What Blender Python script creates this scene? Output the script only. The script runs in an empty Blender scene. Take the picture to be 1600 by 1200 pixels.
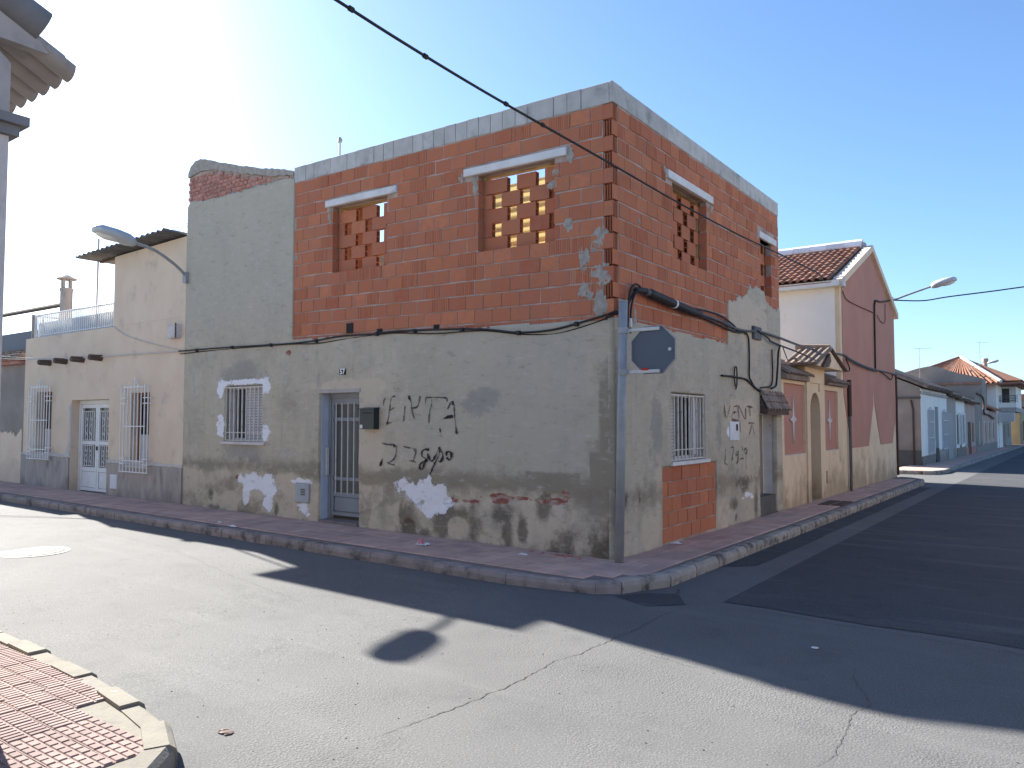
import bpy, bmesh, math, random
import numpy as np
from mathutils import Vector, Matrix
rad = math.radians
random.seed(7)
SC = bpy.context.scene
COL = SC.collection

# ---------------------------------------------------------------- camera, sky, sun, exposure
cam = bpy.data.objects.new('camera', bpy.data.cameras.new('camera'))
COL.objects.link(cam)
cam.data.sensor_width = 36.0
cam.data.lens = 36.0 * 1198.085 / 1600.0
cam.data.clip_start = 0.05
cam.data.clip_end = 2000
cam.location = (3.961, -7.305, 1.6)
cam.rotation_euler = (rad(90 + 2.764), 0, 0.6296)
SC.camera = cam

SUN = Vector((-1.834, 0.4377, 1.0)).normalized()          # towards the sun
SUN_EL = math.asin(SUN.z)
SUN_ROT = math.atan2(SUN.x, SUN.y)
world = bpy.data.worlds.new('World')
SC.world = world
world.use_nodes = True
wn = world.node_tree
sky = wn.nodes.new('ShaderNodeTexSky')
sky.sky_type = 'NISHITA'
sky.sun_disc = False
sky.sun_elevation = SUN_EL
sky.sun_rotation = SUN_ROT
sky.altitude = 50
sky.air_density = 1.0
sky.dust_density = 0.65
sky.ozone_density = 6.0
bg = wn.nodes['Background']
bg.inputs['Strength'].default_value = 0.070
wn.links.new(sky.outputs[0], bg.inputs[0])
sd = bpy.data.lights.new('sun', 'SUN')
sd.energy = 5.0
sd.angle = rad(0.53)
sd.color = (1.0, 0.955, 0.88)
sun = bpy.data.objects.new('sun', sd)
COL.objects.link(sun)
sun.location = (-20, 5, 20)
sun.rotation_euler = (-SUN).to_track_quat('-Z', 'Y').to_euler()
SC.view_settings.view_transform = 'Standard'
SC.view_settings.look = 'None'
SC.view_settings.exposure = 1.85
SC.view_settings.gamma = 1
SC.view_settings.use_curve_mapping = False

# ---------------------------------------------------------------- helpers
def gz(x, y):
    """height of the ground: the side street climbs gently, the long street falls gently"""
    z = 0.008 * min(max(-x, 0), 30)
    yy = max(y, 0)
    z -= 0.004 * min(yy, 16) + 0.010 * min(max(yy - 16, 0), 120)
    return z

def wloc(o):
    v = Vector((0, 0, 0))
    while o is not None:
        v += o.location
        o = o.parent
    return v

def thing(name, label, cat, loc=(0, 0, 0), group=None):
    o = bpy.data.objects.new(name, None)
    o.empty_display_size = 0.2
    COL.objects.link(o)
    o.location = loc
    o['label'] = label
    o['category'] = cat
    if group:
        o['group'] = group
    return o

def tag(o, label, cat, group=None):
    o['label'] = label
    o['category'] = cat
    if group:
        o['group'] = group
    return o

ROT = Matrix.Rotation(rad(90), 4, 'Z')     # facade coordinates -> wall that faces +X

def link(name, me, parent=None, loc=(0, 0, 0), rot=None, kind=None):
    o = bpy.data.objects.new(name, me)
    COL.objects.link(o)
    if parent is not None:
        o.parent = parent
    o.location = loc
    if rot is not None:
        o.rotation_euler = rot
    if kind:
        o['kind'] = kind
    return o

class MB:
    def __init__(s):
        s.v = []
        s.f = []
    def add(s, vs, fs):
        n = len(s.v)
        s.v.extend([tuple(p) for p in vs])
        s.f.extend([tuple(i + n for i in q) for q in fs])
        return s
    def quad(s, a, b, c, d):
        return s.add([a, b, c, d], [(0, 1, 2, 3)])
    def box(s, x0, x1, y0, y1, z0, z1):
        return s.add([(x0, y0, z0), (x1, y0, z0), (x1, y1, z0), (x0, y1, z0), (x0, y0, z1), (x1, y0, z1), (x1, y1, z1), (x0, y1, z1)],
                     [(0, 3, 2, 1), (4, 5, 6, 7), (0, 1, 5, 4), (1, 2, 6, 5), (2, 3, 7, 6), (3, 0, 4, 7)])
    def cbox(s, x0, x1, y0, y1, z0, z1, c=0.004):
        """box whose four front (-y) edges are chamfered"""
        return s.add([(x0 + c, y0, z0 + c), (x1 - c, y0, z0 + c), (x1 - c, y0, z1 - c), (x0 + c, y0, z1 - c),
                      (x0, y0 + c, z0), (x1, y0 + c, z0), (x1, y0 + c, z1), (x0, y0 + c, z1),
                      (x0, y1, z0), (x1, y1, z0), (x1, y1, z1), (x0, y1, z1)],
                     [(0, 1, 2, 3), (0, 4, 5, 1), (1, 5, 6, 2), (2, 6, 7, 3), (3, 7, 4, 0),
                      (4, 8, 9, 5), (5, 9, 10, 6), (6, 10, 11, 7), (7, 11, 8, 4), (8, 11, 10, 9)])
    def prism(s, poly, y0, y1):
        """polygon in (x,z) extruded from y0 to y1"""
        n = len(poly)
        vs = [(u, y0, v) for u, v in poly] + [(u, y1, v) for u, v in poly]
        fs = [tuple(range(n)), tuple(range(2 * n - 1, n - 1, -1))]
        fs += [(i, (i + 1) % n, n + (i + 1) % n, n + i) for i in range(n)]
        return s.add(vs, fs)
    def prismz(s, poly, z0, z1):
        n = len(poly)
        vs = [(u, v, z0) for u, v in poly] + [(u, v, z1) for u, v in poly]
        fs = [tuple(range(n - 1, -1, -1)), tuple(range(n, 2 * n))]
        fs += [(i, (i + 1) % n, n + (i + 1) % n, n + i) for i in range(n)]
        return s.add(vs, fs)
    def prismx(s, poly, x0, x1):
        """polygon in (y,z) extruded along x"""
        n = len(poly)
        vs = [(x0, u, v) for u, v in poly] + [(x1, u, v) for u, v in poly]
        fs = [tuple(range(n)), tuple(range(2 * n - 1, n - 1, -1))]
        fs += [(i, (i + 1) % n, n + (i + 1) % n, n + i) for i in range(n)]
        return s.add(vs, fs)
    def tube(s, pts, r, n=6, caps=True):
        pts = [Vector(p) for p in pts]
        rs = r if isinstance(r, (list, tuple)) else [r] * len(pts)
        t0 = (pts[1] - pts[0]).normalized()
        a = Vector((0, 0, 1)) if abs(t0.z) < 0.9 else Vector((1, 0, 0))
        x = t0.cross(a).normalized()
        vs = []
        for i, p in enumerate(pts):
            t = (pts[min(i + 1, len(pts) - 1)] - pts[max(i - 1, 0)]).normalized()
            x = (x - t * x.dot(t)).normalized()
            y = t.cross(x)
            for k in range(n):
                q = 2 * math.pi * k / n
                vs.append(p + (x * math.cos(q) + y * math.sin(q)) * rs[i])
        fs = []
        for i in range(len(pts) - 1):
            for k in range(n):
                fs.append((i * n + k, i * n + (k + 1) % n, (i + 1) * n + (k + 1) % n, (i + 1) * n + k))
        if caps:
            fs.append(tuple(range(n - 1, -1, -1)))
            fs.append(tuple(range((len(pts) - 1) * n, len(pts) * n)))
        return s.add(vs, fs)
    def lathe(s, prof, cx, cy, n=16):
        vs = []
        for r, z in prof:
            for k in range(n):
                q = 2 * math.pi * k / n
                vs.append((cx + r * math.cos(q), cy + r * math.sin(q), z))
        fs = []
        for i in range(len(prof) - 1):
            for k in range(n):
                fs.append((i * n + k, i * n + (k + 1) % n, (i + 1) * n + (k + 1) % n, (i + 1) * n + k))
        fs.append(tuple(range(n - 1, -1, -1)))
        fs.append(tuple(range((len(prof) - 1) * n, len(prof) * n)))
        return s.add(vs, fs)
    def mesh(s, name, mat, M=None, off=None, smooth=False):
        me = bpy.data.meshes.new(name)
        vs = s.v
        if M is not None:
            vs = [tuple(M @ Vector(p)) for p in vs]
        if off is not None:
            vs = [(p[0] - off[0], p[1] - off[1], p[2] - off[2]) for p in vs]
        me.from_pydata(vs, [], s.f)
        bm = bmesh.new()
        bm.from_mesh(me)
        bmesh.ops.recalc_face_normals(bm, faces=bm.faces)
        bm.to_mesh(me)
        bm.free()
        if smooth:
            me.polygons.foreach_set('use_smooth', [True] * len(me.polygons))
        me.materials.append(mat)
        return me
    def build(s, name, mat, parent=None, M=None, smooth=False, kind=None, loc=None):
        """mesh is given in world metres (after M); parent's place is taken off"""
        off = wloc(parent) if parent is not None else Vector(loc or (0, 0, 0))
        me = s.mesh(name, mat, M, off, smooth)
        return link(name, me, parent, (0, 0, 0) if parent is not None else tuple(off), None, kind)

def wall_holes(mb, u0, u1, v0, v1, holes, y0, y1):
    """slab in the xz plane with rectangular openings (reveals included)"""
    us = sorted(set([u0, u1] + [min(max(h[i], u0), u1) for h in holes for i in (0, 1)]))
    vs = sorted(set([v0, v1] + [min(max(h[i], v0), v1) for h in holes for i in (2, 3)]))
    nu, nv = len(us) - 1, len(vs) - 1
    def solid(i, j):
        if i < 0 or j < 0 or i >= nu or j >= nv:
            return False
        u, v = (us[i] + us[i + 1]) / 2, (vs[j] + vs[j + 1]) / 2
        return not any(h[0] < u < h[1] and h[2] < v < h[3] for h in holes)
    for i in range(nu):
        for j in range(nv):
            if not solid(i, j):
                continue
            a, b, c, d = us[i], us[i + 1], vs[j], vs[j + 1]
            mb.quad((a, y0, c), (b, y0, c), (b, y0, d), (a, y0, d))
            mb.quad((a, y1, c), (a, y1, d), (b, y1, d), (b, y1, c))
            if not solid(i - 1, j):
                mb.quad((a, y0, c), (a, y0, d), (a, y1, d), (a, y1, c))
            if not solid(i + 1, j):
                mb.quad((b, y0, c), (b, y1, c), (b, y1, d), (b, y0, d))
            if not solid(i, j - 1):
                mb.quad((a, y0, c), (a, y1, c), (b, y1, c), (b, y0, c))
            if not solid(i, j + 1):
                mb.quad((a, y0, d), (b, y0, d), (b, y1, d), (a, y1, d))
    return mb

def smooth_path(pts, k=6):
    P = [Vector(p) for p in pts]
    P = [P[0] * 2 - P[1]] + P + [P[-1] * 2 - P[-2]]
    out = []
    for i in range(1, len(P) - 2):
        for j in range(k):
            t = j / k
            a, b, c, d = P[i - 1], P[i], P[i + 1], P[i + 2]
            out.append(0.5 * ((2 * b) + (c - a) * t + (2 * a - 5 * b + 4 * c - d) * t * t + (3 * b - a - 3 * c + d) * t ** 3))
    out.append(P[-2])
    return out

def hashn(ix, iy, seed):
    h = (ix.astype(np.int64) * 374761393 + iy.astype(np.int64) * 668265263 + seed * 982451653) & 0xFFFFFFFF
    h = ((h ^ (h >> 13)) * 1274126177) & 0xFFFFFFFF
    h = h ^ (h >> 16)
    return (h & 0xFFFF) / 65535.0

def vnoise(x, y, seed=0):
    ix, iy = np.floor(x), np.floor(y)
    fx, fy = x - ix, y - iy
    fx, fy = fx * fx * (3 - 2 * fx), fy * fy * (3 - 2 * fy)
    a, b = hashn(ix, iy, seed), hashn(ix + 1, iy, seed)
    c, d = hashn(ix, iy + 1, seed), hashn(ix + 1, iy + 1, seed)
    return (a * (1 - fx) + b * fx) * (1 - fy) + (c * (1 - fx) + d * fx) * fy

def fbm(x, y, seed=0, o=4):
    x, y = np.asarray(x, float), np.asarray(y, float)
    t, a, n = 0, 0.5, 0
    for i in range(o):
        t = t + a * vnoise(x * 2 ** i, y * 2 ** i, seed + i * 17)
        n += a
        a *= 0.55
    return t / n

def ell(U, V, *es):
    """largest of several soft ellipses (cu, cv, ru, rv): 0.5 on the rim, 1 at the centre"""
    m = np.zeros_like(U) - 1.0
    for cu, cv, ru, rv in es:
        m = np.maximum(m, 1.0 - 0.5 * np.sqrt(((U - cu) / ru) ** 2 + ((V - cv) / rv) ** 2))
    return m

# ---------------------------------------------------------------- materials
class NT:
    def __init__(s, name):
        s.m = bpy.data.materials.new(name)
        s.m.use_nodes = True
        s.t = s.m.node_tree
        s.b = s.t.nodes['Principled BSDF']
    def n(s, typ, inp=None, **props):
        nd = s.t.nodes.new('ShaderNode' + typ)
        for k, v in props.items():
            setattr(nd, k, v)
        for k, v in (inp or {}).items():
            s.set(nd.inputs[k], v)
        return nd
    def set(s, sock, v):
        if isinstance(v, bpy.types.NodeSocket):
            s.t.links.new(v, sock)
        elif isinstance(v, (tuple, list)) and len(v) == 3 and sock.type == 'RGBA':
            sock.default_value = (*v, 1)
        else:
            sock.default_value = v
    def noise(s, co, scale, detail=4, rough=0.55, dist=0.0):
        return s.n('TexNoise', {'Vector': co, 'Scale': scale, 'Detail': detail, 'Roughness': rough, 'Distortion': dist}).outputs['Fac']
    def math(s, op, a, b=0.0, c=0.0):
        nd = s.n('Math', operation=op)
        s.set(nd.inputs[0], a)
        s.set(nd.inputs[1], b)
        s.set(nd.inputs[2], c)
        return nd.outputs[0]
    def rng(s, v, a, b, c=0.0, d=1.0):
        return s.n('MapRange', {'Value': v, 'From Min': a, 'From Max': b, 'To Min': c, 'To Max': d}, interpolation_type='SMOOTHSTEP').outputs[0]
    def mix(s, f, a, b, blend='MIX'):
        nd = s.n('Mix', data_type='RGBA', blend_type=blend)
        s.set(nd.inputs[0], f)
        s.set(nd.inputs[6], a)
        s.set(nd.inputs[7], b)
        return nd.outputs[2]
    def co(s, scale=None):
        tc = s.n('TexCoord').outputs['Object']
        if scale:
            return s.n('Mapping', {'Vector': tc, 'Scale': scale}).outputs[0]
        return tc
    def out(s, col=None, rough=0.85, bump=None, bstr=0.3, bdist=0.01, spec=0.3, metal=0.0):
        if col is not None:
            s.set(s.b.inputs['Base Color'], col)
        s.set(s.b.inputs['Roughness'], rough)
        s.b.inputs['Specular IOR Level'].default_value = spec
        s.b.inputs['Metallic'].default_value = metal
        if bump is not None:
            bn = s.n('Bump', {'Height': bump, 'Strength': bstr, 'Distance': bdist})
            s.t.links.new(bn.outputs[0], s.b.inputs['Normal'])
        return s.m

def mat(name, c1, c2=None, scale=4.0, rough=0.85, bump=0.25, bscale=60, bdist=0.004, spec=0.25, metal=0.0, grime=None, gscale=1.5, sc3=None, rnd=0.0, glo=0.52, ghi=0.75, foot=None, wp=False):
    t = NT(name)
    co = t.n('NewGeometry').outputs['Position'] if wp else t.co(sc3)
    c2 = c2 or tuple(x * 0.75 for x in c1)
    col = t.mix(t.rng(t.noise(co, scale, 6), 0.3, 0.7), c1, c2)
    if grime:
        col = t.mix(t.rng(t.noise(co, gscale, 7, 0.65), glo, ghi), col, grime)
    if foot:
        zc = t.n('SeparateXYZ', {0: t.n('NewGeometry').outputs['Position']}).outputs['Z']
        st = t.noise(t.n('Mapping', {'Vector': t.co(), 'Scale': (2.0, 2.0, 1.3)}).outputs[0], 1.0, 7, 0.68)
        v = t.math('ADD', t.math('DIVIDE', zc, foot[0]), t.math('MULTIPLY', t.math('SUBTRACT', st, 0.5), 2.6))
        col = t.mix(t.math('MULTIPLY', t.rng(v, 1.0, 0.1), foot[2]), col, foot[1])
    if rnd:
        r = t.math('FRACT', t.math('ADD', t.n('ObjectInfo').outputs['Random'], t.n('NewGeometry').outputs['Random Per Island']))
        v = t.math('MULTIPLY_ADD', r, rnd, 1 - rnd / 2)
        col = t.mix(1.0, col, t.n('CombineColor', {0: v, 1: v, 2: v}).outputs[0], 'MULTIPLY')
    return t.out(col, rough, t.noise(co, bscale, 5), bump, bdist, spec, metal)

def mat_brick():
    t = NT('hollow_brick_clay')
    co = t.co()
    r = t.math('FRACT', t.math('ADD', t.n('ObjectInfo').outputs['Random'], t.n('NewGeometry').outputs['Random Per Island']))
    ramp = t.n('ValToRGB', {'Fac': r})
    cr = ramp.color_ramp
    cr.elements[0].position = 0.0
    cr.elements[0].color = (0.40, 0.118, 0.062, 1)
    cr.elements[1].position = 1.0
    cr.elements[1].color = (0.47, 0.180, 0.086, 1)
    for p, c in ((0.25, (0.51, 0.18, 0.083, 1)), (0.5, (0.44, 0.162, 0.088, 1)), (0.7, (0.56, 0.205, 0.10, 1)), (0.85, (0.44, 0.150, 0.08, 1))):
        e = cr.elements.new(p)
        e.color = c
    off = t.n('VectorMath', {0: co}, operation='ADD')
    t.set(off.inputs[1], t.n('CombineXYZ', {'X': t.math('MULTIPLY', r, 37.0), 'Y': 0.0, 'Z': t.math('MULTIPLY', r, 11.0)}).outputs[0])
    v = off.outputs[0]
    col = t.mix(t.rng(t.noise(v, 9, 6, 0.65), 0.35, 0.75), ramp.outputs[0], (0.40, 0.165, 0.105))
    col = t.mix(t.rng(t.noise(v, 22, 5, 0.7), 0.62, 0.75), col, (0.42, 0.27, 0.20))
    streak = t.n('TexNoise', {'Vector': t.n('Mapping', {'Vector': v, 'Scale': (90, 90, 3)}).outputs[0], 'Scale': 1.0, 'Detail': 3.0}).outputs['Fac']
    grain = t.math('ADD', t.math('MULTIPLY', streak, 0.7), t.math('MULTIPLY', t.noise(v, 120, 4), 0.5))
    return t.out(col, 0.9, grain, 0.35, 0.004, 0.2)

def mat_plaster():
    t = NT('stained_cement_render')
    co = t.co()
    def A(n):
        return t.n('Attribute', attribute_name=n).outputs['Fac']
    fine = t.noise(co, 34, 6, 0.7)
    med = t.noise(co, 7, 6, 0.62)
    big = t.noise(co, 1.3, 6, 0.6)
    def M(n, w, amp=0.28, af=None):
        v = t.math('ADD', A(n), t.math('MULTIPLY', t.math('SUBTRACT', fine, 0.5), amp if af is None else af))
        v = t.math('ADD', v, t.math('MULTIPLY', t.math('SUBTRACT', med, 0.5), amp * 1.2))
        return t.rng(v, 0.5 - w, 0.5 + w)
    col = t.mix(t.rng(big, 0.34, 0.68), (0.515, 0.460, 0.350), (0.405, 0.366, 0.287))
    col = t.mix(t.rng(med, 0.42, 0.72), col, (0.51, 0.44, 0.345))
    sv = t.n('Mapping', {'Vector': co, 'Scale': (9, 9, 1.1)}).outputs[0]
    col = t.mix(t.math('MULTIPLY', t.rng(t.noise(sv, 1.0, 6, 0.65), 0.52, 0.75), 0.45), col, (0.30, 0.28, 0.235))
    wet = t.noise(co, 3.1, 7, 0.7, 0.6)
    col = t.mix(t.math('MULTIPLY', t.rng(wet, 0.54, 0.60), 0.36), col, (0.55, 0.51, 0.44))
    col = t.mix(t.math('MULTIPLY', M('smoothgrey', 0.22, 0.6), 0.65), col, (0.45, 0.415, 0.335))
    col = t.mix(t.math('MULTIPLY', M('light', 0.10), 0.8), col, (0.58, 0.495, 0.375))
    col = t.mix(t.math('MULTIPLY', M('stain', 0.32, 0.9, 0.35), 0.70), col, (0.215, 0.185, 0.135))
    col = t.mix(t.math('MULTIPLY', M('grey', 0.14, 0.7, 0.4), 0.6), col, (0.27, 0.265, 0.245))
    col = t.mix(t.math('MULTIPLY', M('dark', 0.28, 0.9, 0.35), 0.66), col, (0.055, 0.047, 0.035))
    bpat = t.n('TexNoise', {'Vector': t.n('Mapping', {'Vector': co, 'Scale': (6, 6, 16)}).outputs[0], 'Scale': 1.0, 'Detail': 2.0}).outputs['Fac']
    redc = t.mix(t.rng(bpat, 0.45, 0.6), (0.27, 0.10, 0.075), (0.42, 0.30, 0.25))
    col = t.mix(M('red', 0.05, 0.35), col, redc)
    col = t.mix(M('white', 0.03, 0.55), col, (0.80, 0.80, 0.82))
    tro = t.n('TexNoise', {'Vector': t.n('Mapping', {'Vector': co, 'Rotation': (0, 0.5, 0), 'Scale': (5, 5, 14)}).outputs[0], 'Scale': 1.0, 'Detail': 6.0, 'Roughness': 0.7}).outputs['Fac']
    col = t.mix(t.math('MULTIPLY', t.rng(tro, 0.46, 0.28), 0.52), col, (0.22, 0.205, 0.175))
    col = t.mix(t.math('MULTIPLY', t.rng(tro, 0.54, 0.72), 0.52), col, (0.60, 0.56, 0.49))
    sp = t.rng(t.noise(co, 60, 3, 0.6), 0.68, 0.74)
    col = t.mix(t.math('MULTIPLY', sp, 0.35), col, (0.14, 0.12, 0.10))
    bump = t.math('ADD', t.math('MULTIPLY', fine, 0.6), t.math('MULTIPLY', t.noise(co, 110, 4, 0.6), 0.3))
    bump = t.math('ADD', bump, t.math('MULTIPLY', M('white', 0.03, 0.55), 0.5))
    return t.out(col, 0.93, bump, 0.85, 0.014, 0.15)

def mat_asphalt(name, a, b, stain, light, patchy=1.0):
    t = NT(name)
    co = t.co()
    big = t.noise(co, 0.35, 6, 0.6)
    mid = t.noise(co, 2.2, 6, 0.65)
    gr = t.noise(co, 95, 3, 0.6)
    vor = t.n('TexVoronoi', {'Vector': co, 'Scale': 75.0}, feature='F1').outputs['Distance']
    col = t.mix(t.rng(big, 0.35, 0.68), a, b)
    col = t.mix(t.math('MULTIPLY', t.rng(mid, 0.5, 0.72), 0.5 * patchy), col, stain)
    sx = t.n('Mapping', {'Vector': co, 'Rotation': (0, 0, 0.25), 'Scale': (0.35, 2.4, 1)}).outputs[0]
    col = t.mix(t.math('MULTIPLY', t.rng(t.noise(sx, 1.0, 5, 0.6), 0.52, 0.70), 0.35 * patchy), col, light)
    col = t.mix(t.math('MULTIPLY', t.rng(gr, 0.55, 0.68), 0.55), col, tuple(min(1, x * 1.9) for x in a))
    col = t.mix(t.math('MULTIPLY', t.rng(gr, 0.45, 0.33), 0.6), col, tuple(x * 0.4 for x in a))
    coarse = t.rng(t.noise(co, 0.9, 5, 0.6), 0.42, 0.62)
    h = t.math('ADD', t.math('MULTIPLY', vor, t.math('MULTIPLY_ADD', coarse, 1.2, 0.35)), t.math('MULTIPLY', gr, 0.6))
    return t.out(col, 0.9, h, 0.35, 0.006, 0.15)

BRICK = mat_brick()
PLASTER = mat_plaster()
ASPHALT = mat_asphalt('worn_asphalt', (0.150, 0.149, 0.146), (0.122, 0.122, 0.121), (0.098, 0.098, 0.098), (0.185, 0.184, 0.179))
ASPHALT2 = mat_asphalt('newer_asphalt', (0.078, 0.079, 0.083), (0.064, 0.065, 0.070), (0.053, 0.054, 0.058), (0.135, 0.135, 0.136), 1.5)
EARTH = mat('dusty_earth', (0.28, 0.23, 0.17), (0.2, 0.17, 0.13), 0.5)
MORTAR = mat('grey_mortar', (0.47, 0.41, 0.37), (0.33, 0.21, 0.155), 2.6, 0.95, 0.6, 70, grime=(0.30, 0.22, 0.18), gscale=9, glo=.5)
COPING = mat('concrete_block', (0.52, 0.50, 0.47), (0.43, 0.42, 0.395), 6, 0.9, 0.4, 90, rnd=0.14, grime=(0.28, 0.27, 0.25), gscale=3, wp=True)
LINTEL = mat('pale_concrete', (0.72, 0.71, 0.69), (0.62, 0.60, 0.58), 5, 0.9, 0.3, 70, grime=(0.36, 0.33, 0.30), gscale=5, glo=0.6)
INNER = mat('inner_brick', (0.52, 0.37, 0.19), (0.42, 0.28, 0.14), 5, 0.9, 0.5, 40, sc3=(1, 1, 4))
CEMENTG = mat('cement_dab', (0.42, 0.385, 0.33), (0.31, 0.285, 0.245), 12, 0.95, 0.9, 45, 0.015)
OLDBRICK = mat('old_pink_brick', (0.48, 0.24, 0.19), (0.38, 0.17, 0.135), 8, 0.92, 0.6, 50, rnd=0.35, grime=(0.45, 0.37, 0.31), gscale=6, wp=True)
WHITE = mat('white_paint', (0.78, 0.78, 0.76), (0.70, 0.70, 0.68), 5, 0.5, 0.1, 60, spec=0.4)
WHITEOLD = mat('old_white_paint', (0.66, 0.63, 0.57), (0.55, 0.51, 0.44), 9, 0.6, 0.2, 60, grime=(0.30, 0.20, 0.12), gscale=9, glo=0.56, ghi=0.7)
SHUTTER = mat('grey_white_shutter', (0.62, 0.60, 0.60), (0.54, 0.52, 0.53), 4, 0.6, 0.1, 40)
GREYDOOR = mat('grey_painted_steel', (0.245, 0.265, 0.29), (0.215, 0.235, 0.26), 4, 0.5, 0.08, 40, spec=0.4)
BLUEREV = mat('bluish_white_reveal', (0.50, 0.56, 0.66), (0.44, 0.49, 0.58), 4, 0.85, 0.2, 40)
BARS = mat('silver_bar', (0.60, 0.60, 0.57), (0.50, 0.50, 0.47), 8, 0.45, 0.1, 60, spec=0.5)
DARK = mat('dark_interior', (0.03, 0.028, 0.026), (0.02, 0.02, 0.02), 3)
DGLASS = mat('dark_glass', (0.045, 0.05, 0.052), (0.03, 0.035, 0.04), 3, 0.25, 0.0, 10, spec=0.5)
FROST = mat('grey_door_glass', (0.115, 0.125, 0.12), (0.09, 0.10, 0.097), 3, 0.35, 0.05, 20, spec=0.4)
GALV = mat('galvanised_steel', (0.33, 0.335, 0.335), (0.25, 0.255, 0.255), 6, 0.45, 0.12, 40, spec=0.5)
SIGNBACK = mat('sign_back', (0.105, 0.125, 0.155), (0.095, 0.115, 0.145), 2, 0.55, 0.05, 30, spec=0.3)
SIGNBACK2 = mat('blue_grey_paint', (0.36, 0.39, 0.44), (0.32, 0.35, 0.40), 2, 0.8)
SIGNRED = mat('sign_red', (0.50, 0.03, 0.03), (0.45, 0.03, 0.03), 2, 0.45, 0.05, 30)
BLACK = mat('black_rubber', (0.022, 0.021, 0.022), (0.035, 0.033, 0.033), 8, 0.6, 0.2, 60)
GREYCABLE = mat('grey_cable', (0.13, 0.13, 0.14), (0.10, 0.10, 0.11), 8, 0.7, 0.2, 60)
PALECABLE = mat('pale_cable', (0.62, 0.59, 0.54), (0.5, 0.47, 0.42), 8, 0.6, 0.2, 60)
MAILBOX = mat('dark_green_tin', (0.012, 0.022, 0.020), (0.018, 0.028, 0.026), 6, 0.4, 0.05, 40, spec=0.5)
METERW = mat('meter_white', (0.70, 0.71, 0.72), (0.60, 0.61, 0.62), 5, 0.6, 0.1, 40)
GASGREY = mat('gas_box_grey', (0.40, 0.42, 0.43), (0.34, 0.36, 0.37), 5, 0.6, 0.1, 40)
PAINTBLK = mat('black_spray', (0.03, 0.027, 0.03), (0.05, 0.045, 0.05), 20)
CREAM = mat('cream_paint', (0.74, 0.60, 0.455), (0.68, 0.54, 0.40), 1.6, 0.92, 0.3, 50, grime=(0.50, 0.42, 0.34), gscale=2.2, foot=(0.9, (0.50, 0.39, 0.29), 0.5))
DADO = mat('grey_cement_dado', (0.44, 0.385, 0.335), (0.35, 0.31, 0.275), 2.2, 0.92, 0.6, 50, grime=(0.20, 0.18, 0.165), gscale=3.0, sc3=(3, 3, 0.8), foot=(0.5, (0.17, 0.15, 0.14), 0.6))
TRIMW = mat('old_white_band', (0.62, 0.58, 0.55), (0.52, 0.47, 0.44), 7, 0.9, 0.4, 50)
FIBRO = mat('grey_fibre_cement', (0.17, 0.165, 0.16), (0.12, 0.12, 0.12), 3, 0.9, 0.4, 40)
CREAM2 = mat('garden_cream', (0.76, 0.60, 0.41), (0.68, 0.53, 0.36), 2.2, 0.92, 0.35, 50, grime=(0.33, 0.25, 0.16), gscale=1.7, glo=0.54, ghi=0.8, foot=(0.8, (0.27, 0.20, 0.125), 0.7))
PINK = mat('dusty_pink_paint', (0.49, 0.25, 0.185), (0.44, 0.22, 0.165), 1.2, 0.9, 0.2, 60)
WHITEWALL = mat('white_render', (0.88, 0.845, 0.78), (0.82, 0.785, 0.725), 1.4, 0.9, 0.2, 50, grime=(0.6, 0.6, 0.6), gscale=1.1, glo=.6)
ROOFT = mat('clay_roof_tile', (0.36, 0.165, 0.10), (0.24, 0.12, 0.08), 5, 0.9, 0.4, 40, rnd=0.5, grime=(0.30, 0.24, 0.19), gscale=4, wp=True)
ROOFO = mat('orange_roof_tile', (0.36, 0.17, 0.105), (0.28, 0.13, 0.085), 3, 0.9, 0.3, 30, rnd=0.4, grime=(0.30, 0.22, 0.17), gscale=1.5)
OLDTILE = mat('old_pale_tile', (0.30, 0.235, 0.19), (0.18, 0.14, 0.115), 6, 0.95, 0.5, 40, rnd=0.35, wp=True)
RIDGE = mat('whitewashed_ridge', (0.80, 0.81, 0.84), (0.68, 0.69, 0.72), 4, 0.9, 0.3, 40, rnd=0.2)
STONEC = mat('pale_moulded_stone', (0.46, 0.42, 0.39), (0.38, 0.34, 0.315), 4, 0.92, 0.4, 40, grime=(0.27, 0.25, 0.24), gscale=4)
BAND = mat('grey_moulding', (0.24, 0.235, 0.24), (0.19, 0.185, 0.19), 5, 0.92, 0.4, 40)
WOOD = mat('weathered_wood', (0.14, 0.10, 0.075), (0.08, 0.06, 0.05), 5, 0.85, 0.5, 30, sc3=(1, 1, 6))
WOODO = mat('orange_brown_wood', (0.30, 0.14, 0.055), (0.23, 0.10, 0.04), 5, 0.7, 0.3, 30, sc3=(6, 6, 1))
PAVE = mat('pavement_mortar', (0.22, 0.19, 0.175), (0.17, 0.145, 0.135), 6, 0.95, 0.5, 60)
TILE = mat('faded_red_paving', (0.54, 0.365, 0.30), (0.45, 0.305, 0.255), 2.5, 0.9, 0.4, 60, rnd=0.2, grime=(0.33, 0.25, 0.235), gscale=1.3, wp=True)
TILE2 = mat('sunlit_faded_paving', (0.29, 0.205, 0.18), (0.25, 0.175, 0.155), 3.5, 0.88, 0.4, 70, rnd=0.3, grime=(0.33, 0.25, 0.22), gscale=2.2, glo=0.45, wp=True)  # red paving copy, darkened so full sun does not wash it out
KERB = mat('kerb_concrete', (0.36, 0.33, 0.295), (0.27, 0.248, 0.222), 5, 0.92, 0.6, 50, rnd=0.2, grime=(0.085, 0.082, 0.075), gscale=5.5, glo=0.47, ghi=0.66, wp=True)
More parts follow.
